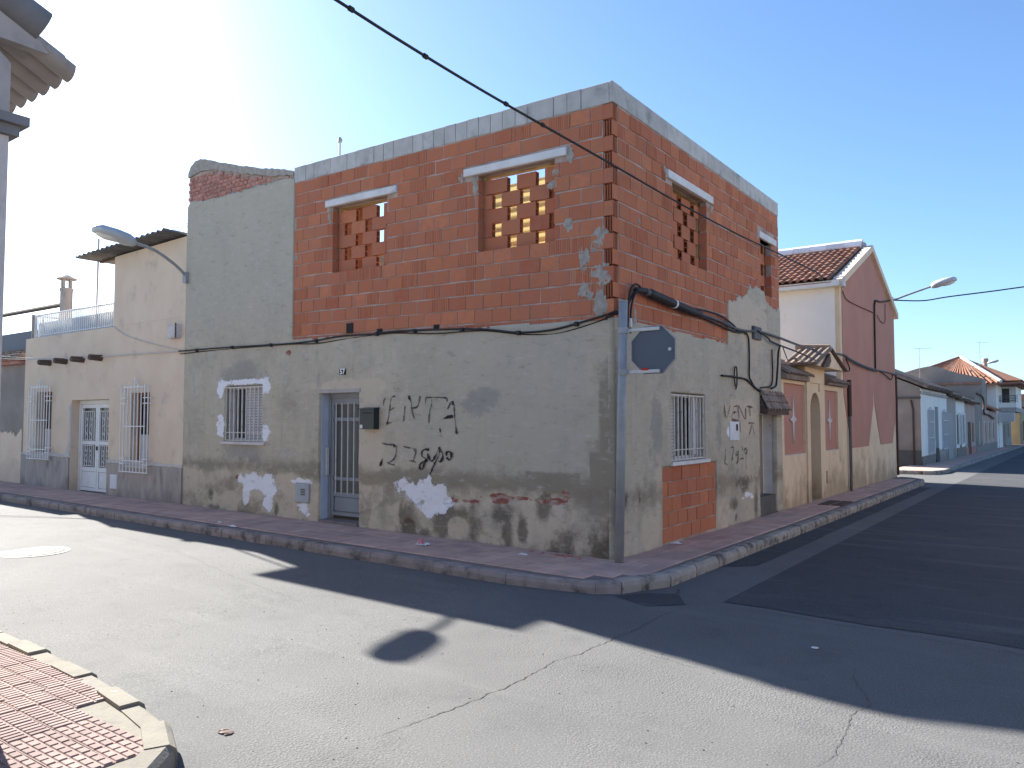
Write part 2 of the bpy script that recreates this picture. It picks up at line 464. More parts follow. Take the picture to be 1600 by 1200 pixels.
KERB0 = mat('blackened_kerb_concrete', (0.33, 0.285, 0.27), (0.25, 0.22, 0.21), 5, 0.92, 0.6, 50, rnd=0.2, grime=(0.075, 0.073, 0.072), gscale=4.0, glo=0.46, ghi=0.70, wp=True)
KERB2 = mat('sunny_kerb_concrete', (0.235, 0.215, 0.175), (0.20, 0.185, 0.155), 5, 0.92, 0.6, 50, rnd=0.15, grime=(0.14, 0.13, 0.115), gscale=5, glo=.5, wp=True)  # kerb concrete copy, colour lowered to offset the full sun
IRON = mat('cast_iron', (0.125, 0.12, 0.117), (0.095, 0.093, 0.09), 8, 0.7, 0.4, 40, spec=0.2)
RUST = mat('rusty_iron', (0.10, 0.055, 0.04), (0.07, 0.045, 0.035), 8, 0.7, 0.3, 40)
LAMPG = mat('lamp_grey', (0.50, 0.53, 0.55), (0.44, 0.47, 0.49), 4, 0.45, 0.1, 40, spec=0.5)
LAMPW = mat('lamp_bowl', (0.78, 0.76, 0.68), (0.72, 0.70, 0.62), 4, 0.3, 0.0, 10, spec=0.5)
GREYWALL = mat('grey_brown_render', (0.31, 0.27, 0.235), (0.25, 0.215, 0.19), 1.2, 0.92, 0.4, 40, grime=(0.38, 0.32, 0.27), gscale=1.0, foot=(1.0, (0.16, 0.14, 0.12), 0.6))
DARKDADO = mat('dark_dado', (0.13, 0.125, 0.115), (0.09, 0.088, 0.08), 1.5, 0.9, 0.3, 40)
YELLOW = mat('ochre_paint', (0.42, 0.33, 0.19), (0.36, 0.28, 0.16), 1.2, 0.9, 0.2, 40)
PALEPINK = mat('pale_pink_render', (0.50, 0.38, 0.32), (0.43, 0.32, 0.27), 1.2, 0.92, 0.3, 40)
GREENGREY = mat('grey_green_tiles', (0.30, 0.31, 0.29), (0.25, 0.26, 0.245), 1.2, 0.8, 0.2, 40)
PAPER = mat('white_paper', (0.75, 0.74, 0.74), (0.65, 0.64, 0.64), 8)
PINKPAPER = mat('pink_paper', (0.62, 0.22, 0.27), (0.5, 0.18, 0.22), 8)
LEAF = mat('tree_foliage', (0.085, 0.055, 0.03), (0.05, 0.06, 0.025), 3, 0.7, 0.1, 20, rnd=0.5)
CRACK = mat('crack_tar', (0.055, 0.053, 0.05), (0.10, 0.098, 0.092), 20)

# ---------------------------------------------------------------- ground, roads
def sheet(name, xs, ys, dz, m, kind='structure', fn=None):
    mb = MB()
    vs = [(x, y, gz(x, y) + dz) for y in ys for x in xs]
    n = len(xs)
    fs = [(j * n + i, j * n + i + 1, (j + 1) * n + i + 1, (j + 1) * n + i) for j in range(len(ys) - 1) for i in range(n - 1)]
    mb.add(vs, fs)
    return mb.build(name, m, None, None, False, kind)

sheet('ground', [-1500, -30, 0, 1500], [-1500, 0, 16, 136, 1500], -0.06, EARTH)
sheet('road', [-120, -30, -10, 0, 10, 40], [-60, -5, 0, 16, 60, 136, 140], 0.0, ASPHALT)

def ribbon_ground(pts, w, dz, mbx, jit=0.0, taper=True):
    """thin wandering strip lying on the road"""
    P = [Vector((x, y)) for x, y in pts]
    Q = []
    for i in range(len(P) - 1):
        k = max(2, int((P[i + 1] - P[i]).length / 0.03))
        for j in range(k):
            q = P[i].lerp(P[i + 1], j / k)
            Q.append(q)
    Q.append(P[-1])
    n = len(Q)
    wob = 0.0
    L, Rr = [], []
    for i, q in enumerate(Q):
        t = (Q[min(i + 1, n - 1)] - Q[max(i - 1, 0)]).normalized()
        nn = Vector((-t.y, t.x))
        wob = wob * 0.8 + random.uniform(-jit, jit)
        ww = w * (0.35 + 0.9 * random.random()) * (min(1, 6 * min(i, n - 1 - i) / n + 0.15) if taper else 1)
        c = q + nn * wob
        L.append(c + nn * ww)
        Rr.append(c - nn * ww)
    vs = [(p.x, p.y, gz(p.x, p.y) + dz) for p in L] + [(p.x, p.y, gz(p.x, p.y) + dz) for p in Rr]
    mbx.add(vs, [(i, i + 1, n + i + 1, n + i) for i in range(n - 1)])

# newer asphalt of the long street, with its ragged start line
mb = MB()
edge = [(1.43 + 0.02 * math.sin(i), -0.66 - 0.045 * i + 0.03 * math.sin(i * 1.9)) for i in range(0, 1)]
front = [(1.43 + 0.4 * i, -0.66 - 0.02 * i + 0.025 * math.sin(i * 1.7)) for i in range(0, 18)]
ys = [0, 2, 4, 8, 12, 16, 40, 80, 136]
for i in range(len(front) - 1):
    (xa, ya), (xb, yb) = front[i], front[i + 1]
    col = [ya] + ys
    colb = [yb] + ys
    for j in range(len(col) - 1):
        mb.quad((xa, col[j], gz(xa, col[j]) + 0.004), (xb, colb[j], gz(xb, colb[j]) + 0.004), (xb, colb[j + 1], gz(xb, colb[j + 1]) + 0.004), (xa, col[j + 1], gz(xa, col[j + 1]) + 0.004))
mb.build('newer_road_surface', ASPHALT2, None, None, False, 'structure')
mb = MB()
for y0, y1 in ((0.9, 4), (4, 8), (8, 12), (12, 14.3)):
    xa = 0.80
    mb.quad((xa, y0, gz(0, y0) + 0.004), (1.10 + 0.0, y0 + (0.35 if y0 == 0.9 else 0), gz(0, y0 + 0.3) + 0.004), (1.12, y1, gz(0, y1) + 0.004), (xa, y1, gz(0, y1) + 0.004))
mb.build('gutter_patch', ASPHALT2, None, None, False, 'structure')
mb = MB()
mb.add([(0.72, -0.75, 0.004), (0.98, -0.6, 0.004), (1.2, -0.95, 0.004), (0.95, -1.2, 0.004), (0.55, -1.02, 0.004)], [(0, 1, 2, 3, 4)])
mb.build('corner_tar_patch', ASPHALT2, None, None, False, 'structure')

cr = MB()
ribbon_ground([(1.28, -0.9), (1.2, -1.354), (1.214, -2.263), (1.156, -2.95), (1.171, -3.475), (1.127, -4.017), (1.05, -4.6)], 0.0035, 0.0025, cr, 0.010)
ribbon_ground([(2.79, -1.9), (2.811, -2.062), (2.895, -2.288), (2.991, -2.54), (2.952, -2.801), (3.013, -3.347), (2.96, -3.6)], 0.002, 0.0025, cr, 0.010)
ribbon_ground([(1.2, -2.28), (1.6, -2.45), (2.1, -2.52)], 0.0015, 0.0025, cr, 0.012)
ribbon_ground([(-7.5, -1.95), (-5, -2.1), (-3, -2.6), (-1.2, -2.95)], 0.002, 0.0025, cr, 0.012)
ribbon_ground([(0.9, -0.42), (1.02, -0.72)], 0.02, 0.0075, cr, 0.004)
ribbon_ground([(1.5, -0.75), (2.4, -0.85), (3.4, -0.93), (4.4, -1.02), (6, -1.1)], 0.004, 0.006, cr, 0.012)
cr.build('road_crack', CRACK, None, None, False, 'stuff')

# ---------------------------------------------------------------- pavements and kerbs
def chamfer_tile(w, h, t, c=0.006):
    m = MB()
    a, b = w / 2, h / 2
    m.add([(-a + c, -b + c, t), (a - c, -b + c, t), (a - c, b - c, t), (-a + c, b - c, t),
           (-a, -b, t - c), (a, -b, t - c), (a, b, t - c), (-a, b, t - c), (-a, -b, -0.004), (a, -b, -0.004), (a, b, -0.004), (-a, b, -0.004)],
          [(0, 1, 2, 3), (0, 4, 5, 1), (1, 5, 6, 2), (2, 6, 7, 3), (3, 7, 4, 0), (4, 8, 9, 5), (5, 9, 10, 6), (6, 10, 11, 7), (7, 11, 8, 4)])
    return m

def pad_tile(nx, ny, w=0.196, t=0.0065, gap=0.0085, c=0.004):
    """paving tile with a field of raised pads"""
    m = MB()
    a = w / 2
    m.add([(-a, -a, t * 0.25), (a, -a, t * 0.25), (a, a, t * 0.25), (-a, a, t * 0.25), (-a, -a, -0.004), (a, -a, -0.004), (a, a, -0.004), (-a, a, -0.004)],
          [(0, 1, 2, 3), (0, 4, 5, 1), (1, 5, 6, 2), (2, 6, 7, 3), (3, 7, 4, 0)])
    px, py = w / nx, w / ny
    for i in range(nx):
        for j in range(ny):
            x0, y0 = -a + i * px + gap / 2, -a + j * py + gap / 2
            x1, y1 = x0 + px - gap, y0 + py - gap
            m.add([(x0 + c, y0 + c, t), (x1 - c, y0 + c, t), (x1 - c, y1 - c, t), (x0 + c, y1 - c, t),
                   (x0, y0, t * 0.25), (x1, y0, t * 0.25), (x1, y1, t * 0.25), (x0, y1, t * 0.25)],
                  [(0, 1, 2, 3), (0, 4, 5, 1), (1, 5, 6, 2), (2, 6, 7, 3), (3, 7, 4, 0)])
    return m

def strip_base(name, pairs, dz, m):
    mb = MB()
    for (a, b), (c, d) in zip(pairs[:-1], pairs[1:]):
        q = lambda p, z: (p[0], p[1], gz(*p) + z)
        mb.quad(q(a, dz), q(b, dz), q(d, dz), q(c, dz))
        mb.quad(q(b, dz), q(b, -0.05), q(d, -0.05), q(d, dz))
    return mb.build(name, m, None, None, False, 'structure')

def resample(pts, step):
    P = [Vector(p) for p in pts]
    out = [P[0]]
    acc = 0.0
    for a, b in zip(P[:-1], P[1:]):
        L = (b - a).length
        d = step - acc
        while d <= L:
            out.append(a.lerp(b, d / L))
            d += step
        acc = (acc + L) % step if L + acc >= step else acc + L
    return out

def kerb(parent, path, step, w, top, side, m, jit=0.004, g=0.011, ch=0.018):
    """individual kerb stones along a path of outer-edge points; side=+1 keeps the pavement on the left of travel"""
    R_ = resample(path, step)
    if (R_[-1] - Vector(path[-1])).length > 0.08:
        R_.append(Vector(path[-1]))
    for a, b in zip(R_[:-1], R_[1:]):
        t = (b - a).normalized()
        nn = Vector((-t.y, t.x)) * side
        a2, b2 = a + t * g, b - t * g
        dz = random.uniform(-jit, jit)
        dl = random.uniform(-jit, jit)
        sec = [(0.012, -0.05), (dl, top * 0.55 + dz), (0.010 + dl, top - ch + dz), (0.012 + ch * 1.2 + dl, top + dz), (w, top + dz), (w, -0.05)]
        vs = []
        for p in (a2, b2):
            for d, z in sec:
                q = p + nn * d
                vs.append((q.x, q.y, gz(q.x, q.y) + z))
        n = len(sec)
        mb = MB()
        mb.add(vs, [tuple(range(n)), tuple(range(2 * n - 1, n - 1, -1))] + [(i, (i + 1) % n, n + (i + 1) % n, n + i) for i in range(n)])
        c = (a + b) / 2
        off = Vector((c.x, c.y, gz(c.x, c.y)))
        me = mb.mesh('kerb_stone', m, None, off)
        link('kerb_stone', me, parent, off - wloc(parent))

# corner pavement (left leg along the side street, right leg along the long street)
arc = [(-0.15 + 0.83 * math.sin(a), -0.27 - 0.83 * math.cos(a)) for a in [rad(d) for d in range(0, 91, 9)]]
pairs = [((x, 0.05), (x, -1.10)) for x in (-40, -30, -20, -10, -5, -2, -0.15)]
pairs += [((0, 0), p) for p in arc]
pairs += [((-0.05, y), (0.68 + 0.004 * y, y)) for y in (0.05, 2, 4, 8, 12, 15.2)]
pairs += [((-0.05, y), (x, y)) for x, y in ((0.66, 15.7), (0.45, 16.1), (0.2, 16.25))]
PAV = strip_base('pavement', pairs, 0.112, PAVE)
tile_me = chamfer_tile(0.196, 0.196, 0.009).mesh('paving_tile', TILE)
rest = MB()
ntile = 0
def in_pav(x, y):
    if x < 0 and y > 0:
        return False
    if x <= -0.15:
        return y > -1.10 + 0.09
    if y >= -0.27:
        return x < 0.68 - 0.09 + 0.004 * y
    return math.hypot(x + 0.15, y + 0.27) < 0.83 - 0.07
cells = []
for i in range(-150, 4):
    for j in range(-6, 77):
        x, y = i * 0.2 + 0.1, j * 0.2 + 0.1
        if in_pav(x, y) and (y < 0 or x > 0):
            cells.append((math.hypot(x - 3.96, y + 7.3), x, y))
cells.sort()
for k, (d, x, y) in enumerate(cells):
    z = gz(x, y) + 0.114 + random.uniform(-0.0015, 0.0015)
    if k < 280:
        link('paving_tile', tile_me, PAV, (x, y, z), (random.uniform(-.006, .006), random.uniform(-.006, .006), random.uniform(-.01, .01)))
    else:
        a, t, c = 0.098, 0.009, 0.006
        rest.add([(x - a + c, y - a + c, z + t), (x + a - c, y - a + c, z + t), (x + a - c, y + a - c, z + t), (x - a + c, y + a - c, z + t),
                  (x - a, y - a, z), (x + a, y - a, z), (x + a, y + a, z), (x - a, y + a, z)],
                 [(0, 1, 2, 3), (0, 4, 5, 1), (1, 5, 6, 2), (2, 6, 7, 3), (3, 7, 4, 0)])
rest.build('paving_tile', TILE, PAV, None, False, 'stuff')
arc2 = [(-0.15 + 0.95 * math.sin(a), -0.27 - 0.95 * math.cos(a)) for a in [rad(d) for d in range(0, 91, 6)]]
kerb(PAV, [(-30, -1.22), (-0.2, -1.22)] + arc2[:9], 0.95, 0.125, 0.112, 1, KERB0, 0.005, 0.004, 0.008)
kerb(PAV, arc2[8:] + [(0.80, 0.2), (0.82, 8), (0.84, 15.2), (0.74, 15.85), (0.48, 16.25), (0.1, 16.4)], 0.62, 0.125, 0.122, 1, KERB)

# pavement on the near side of the side street
outer = [(-16, -4.93), (-4, -4.95), (-2.4, -4.97), (-1.4, -5.0), (-0.7, -5.03), (-0.11, -5.09), (0.32, -5.17), (0.55, -5.26), (0.74, -5.42), (0.88, -5.66), (0.94, -6.0), (0.96, -7), (0.96, -14)]
inner = [(x, y - 0.13) for x, y in outer[:7]] + [(0.49, -5.37), (0.64, -5.5), (0.76, -5.71), (0.81, -6.0), (0.83, -7), (0.83, -14)]
wallside = [(x, -5.8) for x, y in outer[:6]] + [(-0.4, -5.8)] * 4 + [(-0.45, -6.0), (-0.45, -7), (-0.45, -14)]
PAV2 = strip_base('pavement', list(zip(wallside, inner)), 0.108, KERB2)
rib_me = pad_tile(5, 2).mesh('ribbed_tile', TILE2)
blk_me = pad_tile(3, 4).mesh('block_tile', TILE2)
def dist_poly(x, y, P):
    d = 9e9
    for (ax, ay), (bx, by) in zip(P[:-1], P[1:]):
        vx, vy = bx - ax, by - ay
        t = max(0, min(1, ((x - ax) * vx + (y - ay) * vy) / (vx * vx + vy * vy)))
        d = min(d, math.hypot(x - ax - t * vx, y - ay - t * vy))
    return d
for i in range(-30, 5):
    for j in range(0, 12):
        x, y = -0.05 + i * 0.2 + 0.1, -5.13 - j * 0.2 - 0.1 + (0.0 if i < -3 else -0.03)
        if y < -5.72 and x < -0.42:
            continue
        if x > -0.3 and (dist_poly(x, y, inner) < 0.085 or x > 0.76 or (x > .2 and y > -5.42) or (x > .5 and y > -5.75)):
            continue
        if x < -0.3 and y > -5.17:
            continue
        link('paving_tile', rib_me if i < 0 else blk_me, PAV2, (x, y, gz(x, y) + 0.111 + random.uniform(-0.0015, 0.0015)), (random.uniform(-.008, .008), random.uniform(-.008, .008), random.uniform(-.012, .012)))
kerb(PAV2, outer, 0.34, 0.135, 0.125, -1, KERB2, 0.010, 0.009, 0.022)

# far pavement beyond the cross street
PAV3 = strip_base('pavement', [((-0.9, 20.2), (0.1, 20.2)), ((-0.9, 20.8), (0.36, 20.6)), ((-0.9, 21.6), (0.48, 21.4)), ((-0.9, 30), (0.46, 30)), ((-0.9, 60), (0.40, 60)), ((-0.9, 130), (0.4, 130))], 0.115, TILE)
kerb(PAV3, [(-0.6, 20.0), (0.1, 20.05), (0.42, 20.4), (0.6, 21.3), (0.58, 30), (0.52, 60), (0.52, 110)], 1.1, 0.12, 0.12, 1, KERB)

pc = thing('pavement_cover', 'rusty metal cover let into the pavement before the arched gateway', 'utility cover', (0.42, 7.6, .09))
for x0, x1 in ((.22, .40), (.44, .62)):
    MB().box(x0, x1, 7.2, 8.1, .08, .1005).build('cover_plate', RUST, pc)

# manhole cover
mx, my = -6.03, -3.23
mh = thing('manhole_cover', 'round cast iron manhole cover shining in the sunlit road', 'manhole cover', (mx, my, gz(mx, my)))
MB().lathe([(0.345, -0.02), (0.345, 0.003), (0.30, 0.0035)], mx, my, 40).build('joint', CRACK, mh, Matrix.Translation((0, 0, gz(mx, my))))
MB().lathe([(0.385, -0.02), (0.385, 0.0025), (0.345, 0.0027), (0.345, -0.01)], mx, my, 40).build('rim', IRON, mh, Matrix.Translation((0, 0, gz(mx, my))))
MB().lathe([(0.305, -0.02), (0.305, 0.006), (0.30, 0.007)], mx, my, 40).build('lid', IRON, mh, Matrix.Translation((0, 0, gz(mx, my))))
mb = MB()
for i in range(-6, 7):
    for j in range(-6, 7):
        x, y = i * 0.043 + (0.02 if j % 2 else 0), j * 0.043
        if math.hypot(x, y) < 0.27 and not (abs(y) < 0.06 and abs(x) < 0.16):
            mb.box(mx + x - 0.013, mx + x + 0.013, my + y - 0.010, my + y + 0.010, 0.0065, 0.011)
mb.box(mx - 0.14, mx + 0.14, my - 0.045, my + 0.045, 0.0065, 0.0105)
mb.build('tread_pattern', IRON, mh, Matrix.Translation((0, 0, gz(mx, my))), False, 'stuff')

# ================================================================ the corner house
house = thing('corner_house', 'two storey corner house, grey stained render below and raw red hollow brick above', 'house', (0, 0, 0))
H_IN = 0.24
SH = Matrix.Identity(4)
SH[2][0] = -0.018            # the left wall's courses climb slightly to the left
W1 = (-4.55, -3.475, 3.654, 4.60)
W2 = (-1.87, -0.77, 3.654, 4.60)
W3 = (1.57, 2.65, 3.654, 4.60)
W4 = (4.90, 5.46, 3.654, 4.53)

# --- upper walls: mortar bed that the bricks sit in, and inner leaf
wall_holes(MB(), -5.43, -0.125, 2.60, 5.10, [(w[0] - .014, w[1] + .014, w[2] - .014, w[3]) for w in (W1, W2)], 0.007, 0.10).build('mortar_bed', MORTAR, house, SH)
wall_holes(MB(), -8.3, -0.120, 2.60, 5.10, [(-4.53, -3.49, 3.66, 4.60), (-1.85, -0.79, 3.66, 4.60)], 0.125, H_IN).build('inner_wall', INNER, house, SH)
wall_holes(MB(), 0.127, 5.86, 2.60, 5.10, [(w[0] - .014, w[1] + .014, w[2] - .014, w[3]) for w in (W3, W4)], 0.007, 0.10).build('mortar_bed', MORTAR, house, ROT)
wall_holes(MB(), 0.25, 5.86, 2.60, 5.10, [(1.585, 2.635, 3.66, 4.60), (4.915, 5.445, 3.66, 4.53)], 0.125, H_IN).build('inner_wall', INNER, house, ROT)
mb = MB()
mb.box(-8.3, -0.26, 5.62, 5.86, 2.7, 5.3)
mb.box(-8.28, -8.06, 0.26, 5.6, 2.7, 5.45)
mb.build('rear_wall', INNER, house)
MB().box(-8.2, -0.25, 0.26, 5.6, 2.5, 2.68).build('floor_slab', LINTEL, house)
tp = NT('translucent_yellow_sheet')
tp.out((0.55, 0.45, 0.25), 0.6)
tl = tp.n('BsdfTranslucent', {'Color': (0.78, 0.70, 0.46)})
mx_ = tp.n('MixShader', {0: 0.65})
tp.t.links.new(tp.b.outputs[0], mx_.inputs[1])
tp.t.links.new(tl.outputs[0], mx_.inputs[2])
tp.t.links.new(mx_.outputs[0], tp.t.nodes['Material Output'].inputs['Surface'])
mb = MB()
zz_ = np.linspace(2.69, 5.21, 120)
prf = [(2.0 + 0.022 * math.sin(z * 2 * math.pi / 0.13), float(z)) for z in zz_]
mb.prismx(prf + [(y + .004, z) for y, z in prf[::-1]], -4.75, -1.6)
mb.build('plastic_sheeting', tp.m, house)
MB().box(-8.0, -4.8, 0.95, 1.07, 2.69, 5.22).build('partition_wall', OLDBRICK, house)
MB().box(-5.38, -0.26, 0.26, 0.98, 4.97, 5.05).build('sun_blocking_slab', LINTEL, house)  # unseen slab added to keep sun off the front lattices
MB().box(-1.55, -0.26, 1.0, 5.60, 4.97, 5.05).build('sun_blocking_slab', LINTEL, house)  # second unseen slab, added so the right-hand openings stay dark
MB().box(-1.55, -1.45, 1.0, 5.60, 2.69, 4.96).build('partition_wall', OLDBRICK, house)

# --- bricks
BR = []                               # (distance, mesh, matrix)
CAMP = Vector(cam.location)
cache = {}
def brick_mesh(w, h, kind):
    key = (round(w, 3), round(h, 3), kind)
    if key in cache:
        return cache[key]
    m = MB()
    a, b = w / 2, h / 2
    if kind == 'plain':
        m.cbox(-a, a, 0, 0.115, -b, b, 0.004)
    elif kind == 'thin':
        # hollow through its length, so that its open ends look dark
        m.box(-a, a, 0, 0.012, -b, b)
        m.box(-a + .001, a - .001, 0.060, 0.072, -b, b)
        m.box(-a + .001, a - .001, 0.0122, 0.0598, b - .012, b)
        m.box(-a + .001, a - .001, 0.0122, 0.0598, -b, -b + .012)
        m.box(-a + .002, a - .002, 0.0122, 0.0598, -.006, .006)
        m.box(-.01, .01, 0.0122, 0.0598, -b + .013, b - .013)
    elif kind == 'groove':
        n = 9
        m.box(-a, a, 0.004, 0.115, -b, b)
        for i in range(n):
            p = -a + 2 * a * i / n
            q = p + 2 * a / n - 0.008
            m.add([(p, 0.0, -b), (q, 0.0, -b), (q, 0.0, b), (p, 0.0, b), (p, 0.0045, -b), (q, 0.0045, -b), (q, 0.0045, b), (p, 0.0045, b)], [(0, 1, 2, 3), (0, 4, 5, 1), (1, 5, 6, 2), (2, 6, 7, 3), (3, 7, 4, 0)])
    else:
        # stretcher whose end (towards local +x, or -x) is open: shells and webs of the hollow block
        s = 1 if kind == 'open_right' else -1
        e0, e1 = (a - 0.11) * s, a * s
        lo, hi = sorted((-a * s, e0))
        m.cbox(lo, hi, 0, 0.115, -b, b, 0.004)
        x0, x1 = sorted((e0 + 0.001 * s, e1))
        for y0, y1 in ((0.0, 0.016), (0.040, 0.047), (0.071, 0.078), (0.103, 0.115)):
            m.box(x0, x1, y0, y1, -b, b)
    me = m.mesh('brick', BRICK)
    cache[key] = me
    return me

PITCH, CH, BH = 0.275, 0.1795, 0.1625
rnd = random.Random(11)
def spans(a, b, cuts):
    out = [(a, b)]
    for c, d in cuts:
        nx = []
        for p, q in out:
            if d <= p or c >= q:
                nx.append((p, q))
                continue
            if c > p:
                nx.append((p, c))
            if d < q:
                nx.append((d, q))
        out = nx
    return [(p, q) for p, q in out if q - p > 0.045]

def place(kind, u0, u1, zc, h, y, base):
    if kind == 'plain' and y == 0.0 and rnd.random() < 0.16:
        kind = 'groove'
    me = brick_mesh(round((u1 - u0 - 0.011) / 0.005) * 0.005, h, kind)
    loc = Matrix.Translation(((u0 + u1) / 2, y + rnd.uniform(-0.005, 0.003), zc + rnd.uniform(-0.004, 0.004)))
    tilt = Matrix.Rotation(rnd.uniform(-0.006, 0.006), 4, 'Y') @ Matrix.Rotation(rnd.uniform(-0.010, 0.010), 4, 'Z')
    BR.append((base @ loc @ tilt, me))

LEFTB = SH.copy()
def left_place(kind, u0, u1, zc, h=BH, y=0.0):
    c = (u0 + u1) / 2
    place(kind, u0, u1, zc - 0.018 * c, h, y, Matrix.Translation((c, 0, zc - 0.018 * c)) @ Matrix.Rotation(0.018, 4, 'Y') @ Matrix.Translation((-c, 0, -(zc - 0.018 * c))))

def lattice(put, win, y):
    a, b = win[0], win[1]
    for r in range(5):
        zc = 5.09 - CH * (3.5 + r) - 0.005
        # gaps of one third of a brick, stepping half a unit from course to course
        s = (0.13 if r % 2 else 0.36)
        gaps = [(a + s + 0.42 * k, a + s + 0.42 * k + 0.135) for k in range(3)]
        cuts = [g for g in gaps if g[0] < b]
        for p, q in spans(a + 0.005, b - 0.005, cuts):
            put('thin', p, q, zc, CH - 0.006, y)

for k in range(14):
    zc = 5.09 - CH * (k + 0.5)
    z0, z1 = zc - CH / 2, zc + CH / 2
    # left facade
    cutsL = [(w[0], w[1]) for w in (W1, W2) if w[2] < zc < w[3]]
    lint = []
    if z0 < 4.66 < z1:
        lint = [(-4.69, -3.26), (-2.09, -0.58)]
    u = 0.0
    if k % 2 == 0:
        left_place('open_right', -PITCH, -0.001, zc)
        u = -PITCH
    else:
        u = -0.135
    first = u
    while u > -5.42:
        v = max(u - PITCH * rnd.choice((1, 1, 1, 1, 0.97, 1.02)), -5.42)
        for p, q in spans(v, u, cutsL + lint):
            left_place('plain', p, q, zc)
        u = v
    # right facade
    cutsR = [(w[0], w[1]) for w in (W3, W4) if w[2] < zc < w[3]]
    if z0 < 4.66 < z1:
        cutsR += [(1.36, 2.85), (4.78, 5.66)]
    if k % 2 == 1:
        place('open_left', 0.001, PITCH, zc, BH, 0.0, ROT)
        u = PITCH
    else:
        u = 0.135
    while u < 5.85:
        v = min(u + PITCH * rnd.choice((1, 1, 1, 1, 0.97, 1.02)), 5.855)
        for p, q in spans(u, v, cutsR):
            if zc < 2.62 or (p > 3.5 and zc < 3.25) or (p > 4.3 and zc < 3.5):
                continue
            place('plain', p, q, zc, BH, 0.0, ROT)
        u = v
for w in (W1, W2):
    lattice(left_place, w, 0.112)
for w in (W3, W4):
    lattice(lambda kd, p, q, zc, h, y: place(kd, p, q, zc, h, y, ROT), w, 0.112)
# the bricked-up opening under the lower right window
for r in range(5):
    zc = 1.045 - 0.1815 * (r + 0.5)
    u = 1.155 - (0.12 if r % 2 else 0.0)
    while u < 2.865:
        v = u + 0.288
        p, q = max(u, 1.155), min(v, 2.865)
        if q - p > 0.04:
            place('plain', p, q, zc, 0.166, -0.004, ROT)
        u = v
wall_holes(MB(), 1.12, 2.90, 0.05, 1.05, [], 0.006, 0.06).build('mortar_bed', MORTAR, house, ROT)

BR.sort(key=lambda t: (t[0].translation - CAMP).length)
far = bmesh.new()
for i, (m, me) in enumerate(BR):
    if i < 300:
        o = link('brick', me, house)
        o.matrix_local = m
    else:
        n0 = len(far.verts)
        far.from_mesh(me)
        far.verts.ensure_lookup_table()
        bmesh.ops.transform(far, matrix=m, verts=far.verts[n0:])
me = bpy.data.meshes.new('brick')
far.to_mesh(me)
far.free()
me.materials.append(BRICK)
link('brick', me, house, kind='stuff')

# --- coping blocks
u = 0.0
first = True
while u > -5.42:
    w = 0.04 if first else rnd.choice((0.185, 0.185, 0.19, 0.36))
    v = max(u - w, -5.44)
    m = MB()
    m.cbox(v + 0.003, u - 0.003, -0.003, 0.245, 5.097, 5.332, 0.004)
    m.build('coping_block', COPING, house, Matrix.Translation((0, rnd.uniform(-0.003, 0.003), rnd.uniform(-0.003, 0.003))) @ SH)
    u = v
    first = False
u = 0.002
for w in (1.42, 1.3, 1.25, 1.2, 0.69):
    m = MB()
    m.cbox(u + 0.003, u + w - 0.003, -0.004, 0.235, 5.10, 5.325, 0.005)
    m.build('coping_block', COPING, house, ROT)
    u += w

# --- lintels
for u0, u1 in ((-4.69, -3.265), (-2.09, -0.585)):
    MB().cbox(u0, u1, -0.035, 0.20, 4.605, 4.70, 0.006).build('lintel', LINTEL, house, SH)
for u0, u1, z0 in ((1.37, 2.84, 4.605), (4.80, 5.655, 4.53)):
    MB().cbox(u0, u1, -0.035, 0.20, z0, z0 + 0.105, 0.006).build('lintel', LINTEL, house, ROT)
def lump(cx, cy, cz, rx, ry, rz, seed, nu=15, nv=9):
    """rough flattened dab"""
    r_ = random.Random(seed)
    vs, fs = [], []
    for j in range(nv + 1):
        th = math.pi * j / nv
        for i in range(nu):
            ph = 2 * math.pi * i / nu
            k = 1 + 0.75 * (r_.random() - 0.5)
            vs.append((cx + rx * k * math.sin(th) * math.cos(ph), cy + ry * k * math.sin(th) * math.sin(ph), cz + rz * k * math.cos(th)))
    for j in range(nv):
        for i in range(nu):
            fs.append((j * nu + i, j * nu + (i + 1) % nu, (j + 1) * nu + (i + 1) % nu, (j + 1) * nu + i))
    return vs, fs
mb = MB()
for i, (u, z, a, b) in enumerate([(-0.58, 3.80, .085, .085), (-0.17, 3.60, .10, .11), (-0.22, 3.52, .07, .06), (-0.37, 3.39, .085, .12), (-0.15, 3.21, .12, .11), (-0.10, 3.17, .08, .07),
                                   (-0.37, 3.05, .08, .08), (-0.30, 2.98, .05, .05), (-0.17, 2.86, .075, .15), (-0.80, 4.30, .05, .04), (-4.62, 4.64, .06, .06), (-2.13, 4.62, .06, .07), (-0.55, 4.60, .05, .08),
                                   (-5.36, 3.95, .05, .05), (-1.93, 4.50, .04, .10), (-4.62, 4.45, .04, .12), (-1.92, 4.42, .04, .08), (-0.74, 4.44, .05, .04), (-0.74, 4.30, .03, .08)]):
    MB().add(*lump(u, 0.006, z - 0.018 * u, a, 0.013, b, 50 + i)).build('cement_dab', CEMENTG, house)
mb = MB()
for i, (u, z, a, b) in enumerate([(2.85, 4.55, .06, .06), (2.7, 4.42, .04, .09), (4.78, 4.52, .05, .06), (5.69, 4.48, .05, .06), (3.1, 4.68, .03, .03), (0.5, 2.78, .05, .12), (1.33, 4.70, .04, .05), (0.62, 3.9, .03, .03)]):
    MB().add(*lump(u, 0.006, z, a, 0.013, b, 90 + i)).build('cement_dab', CEMENTG, house, ROT)
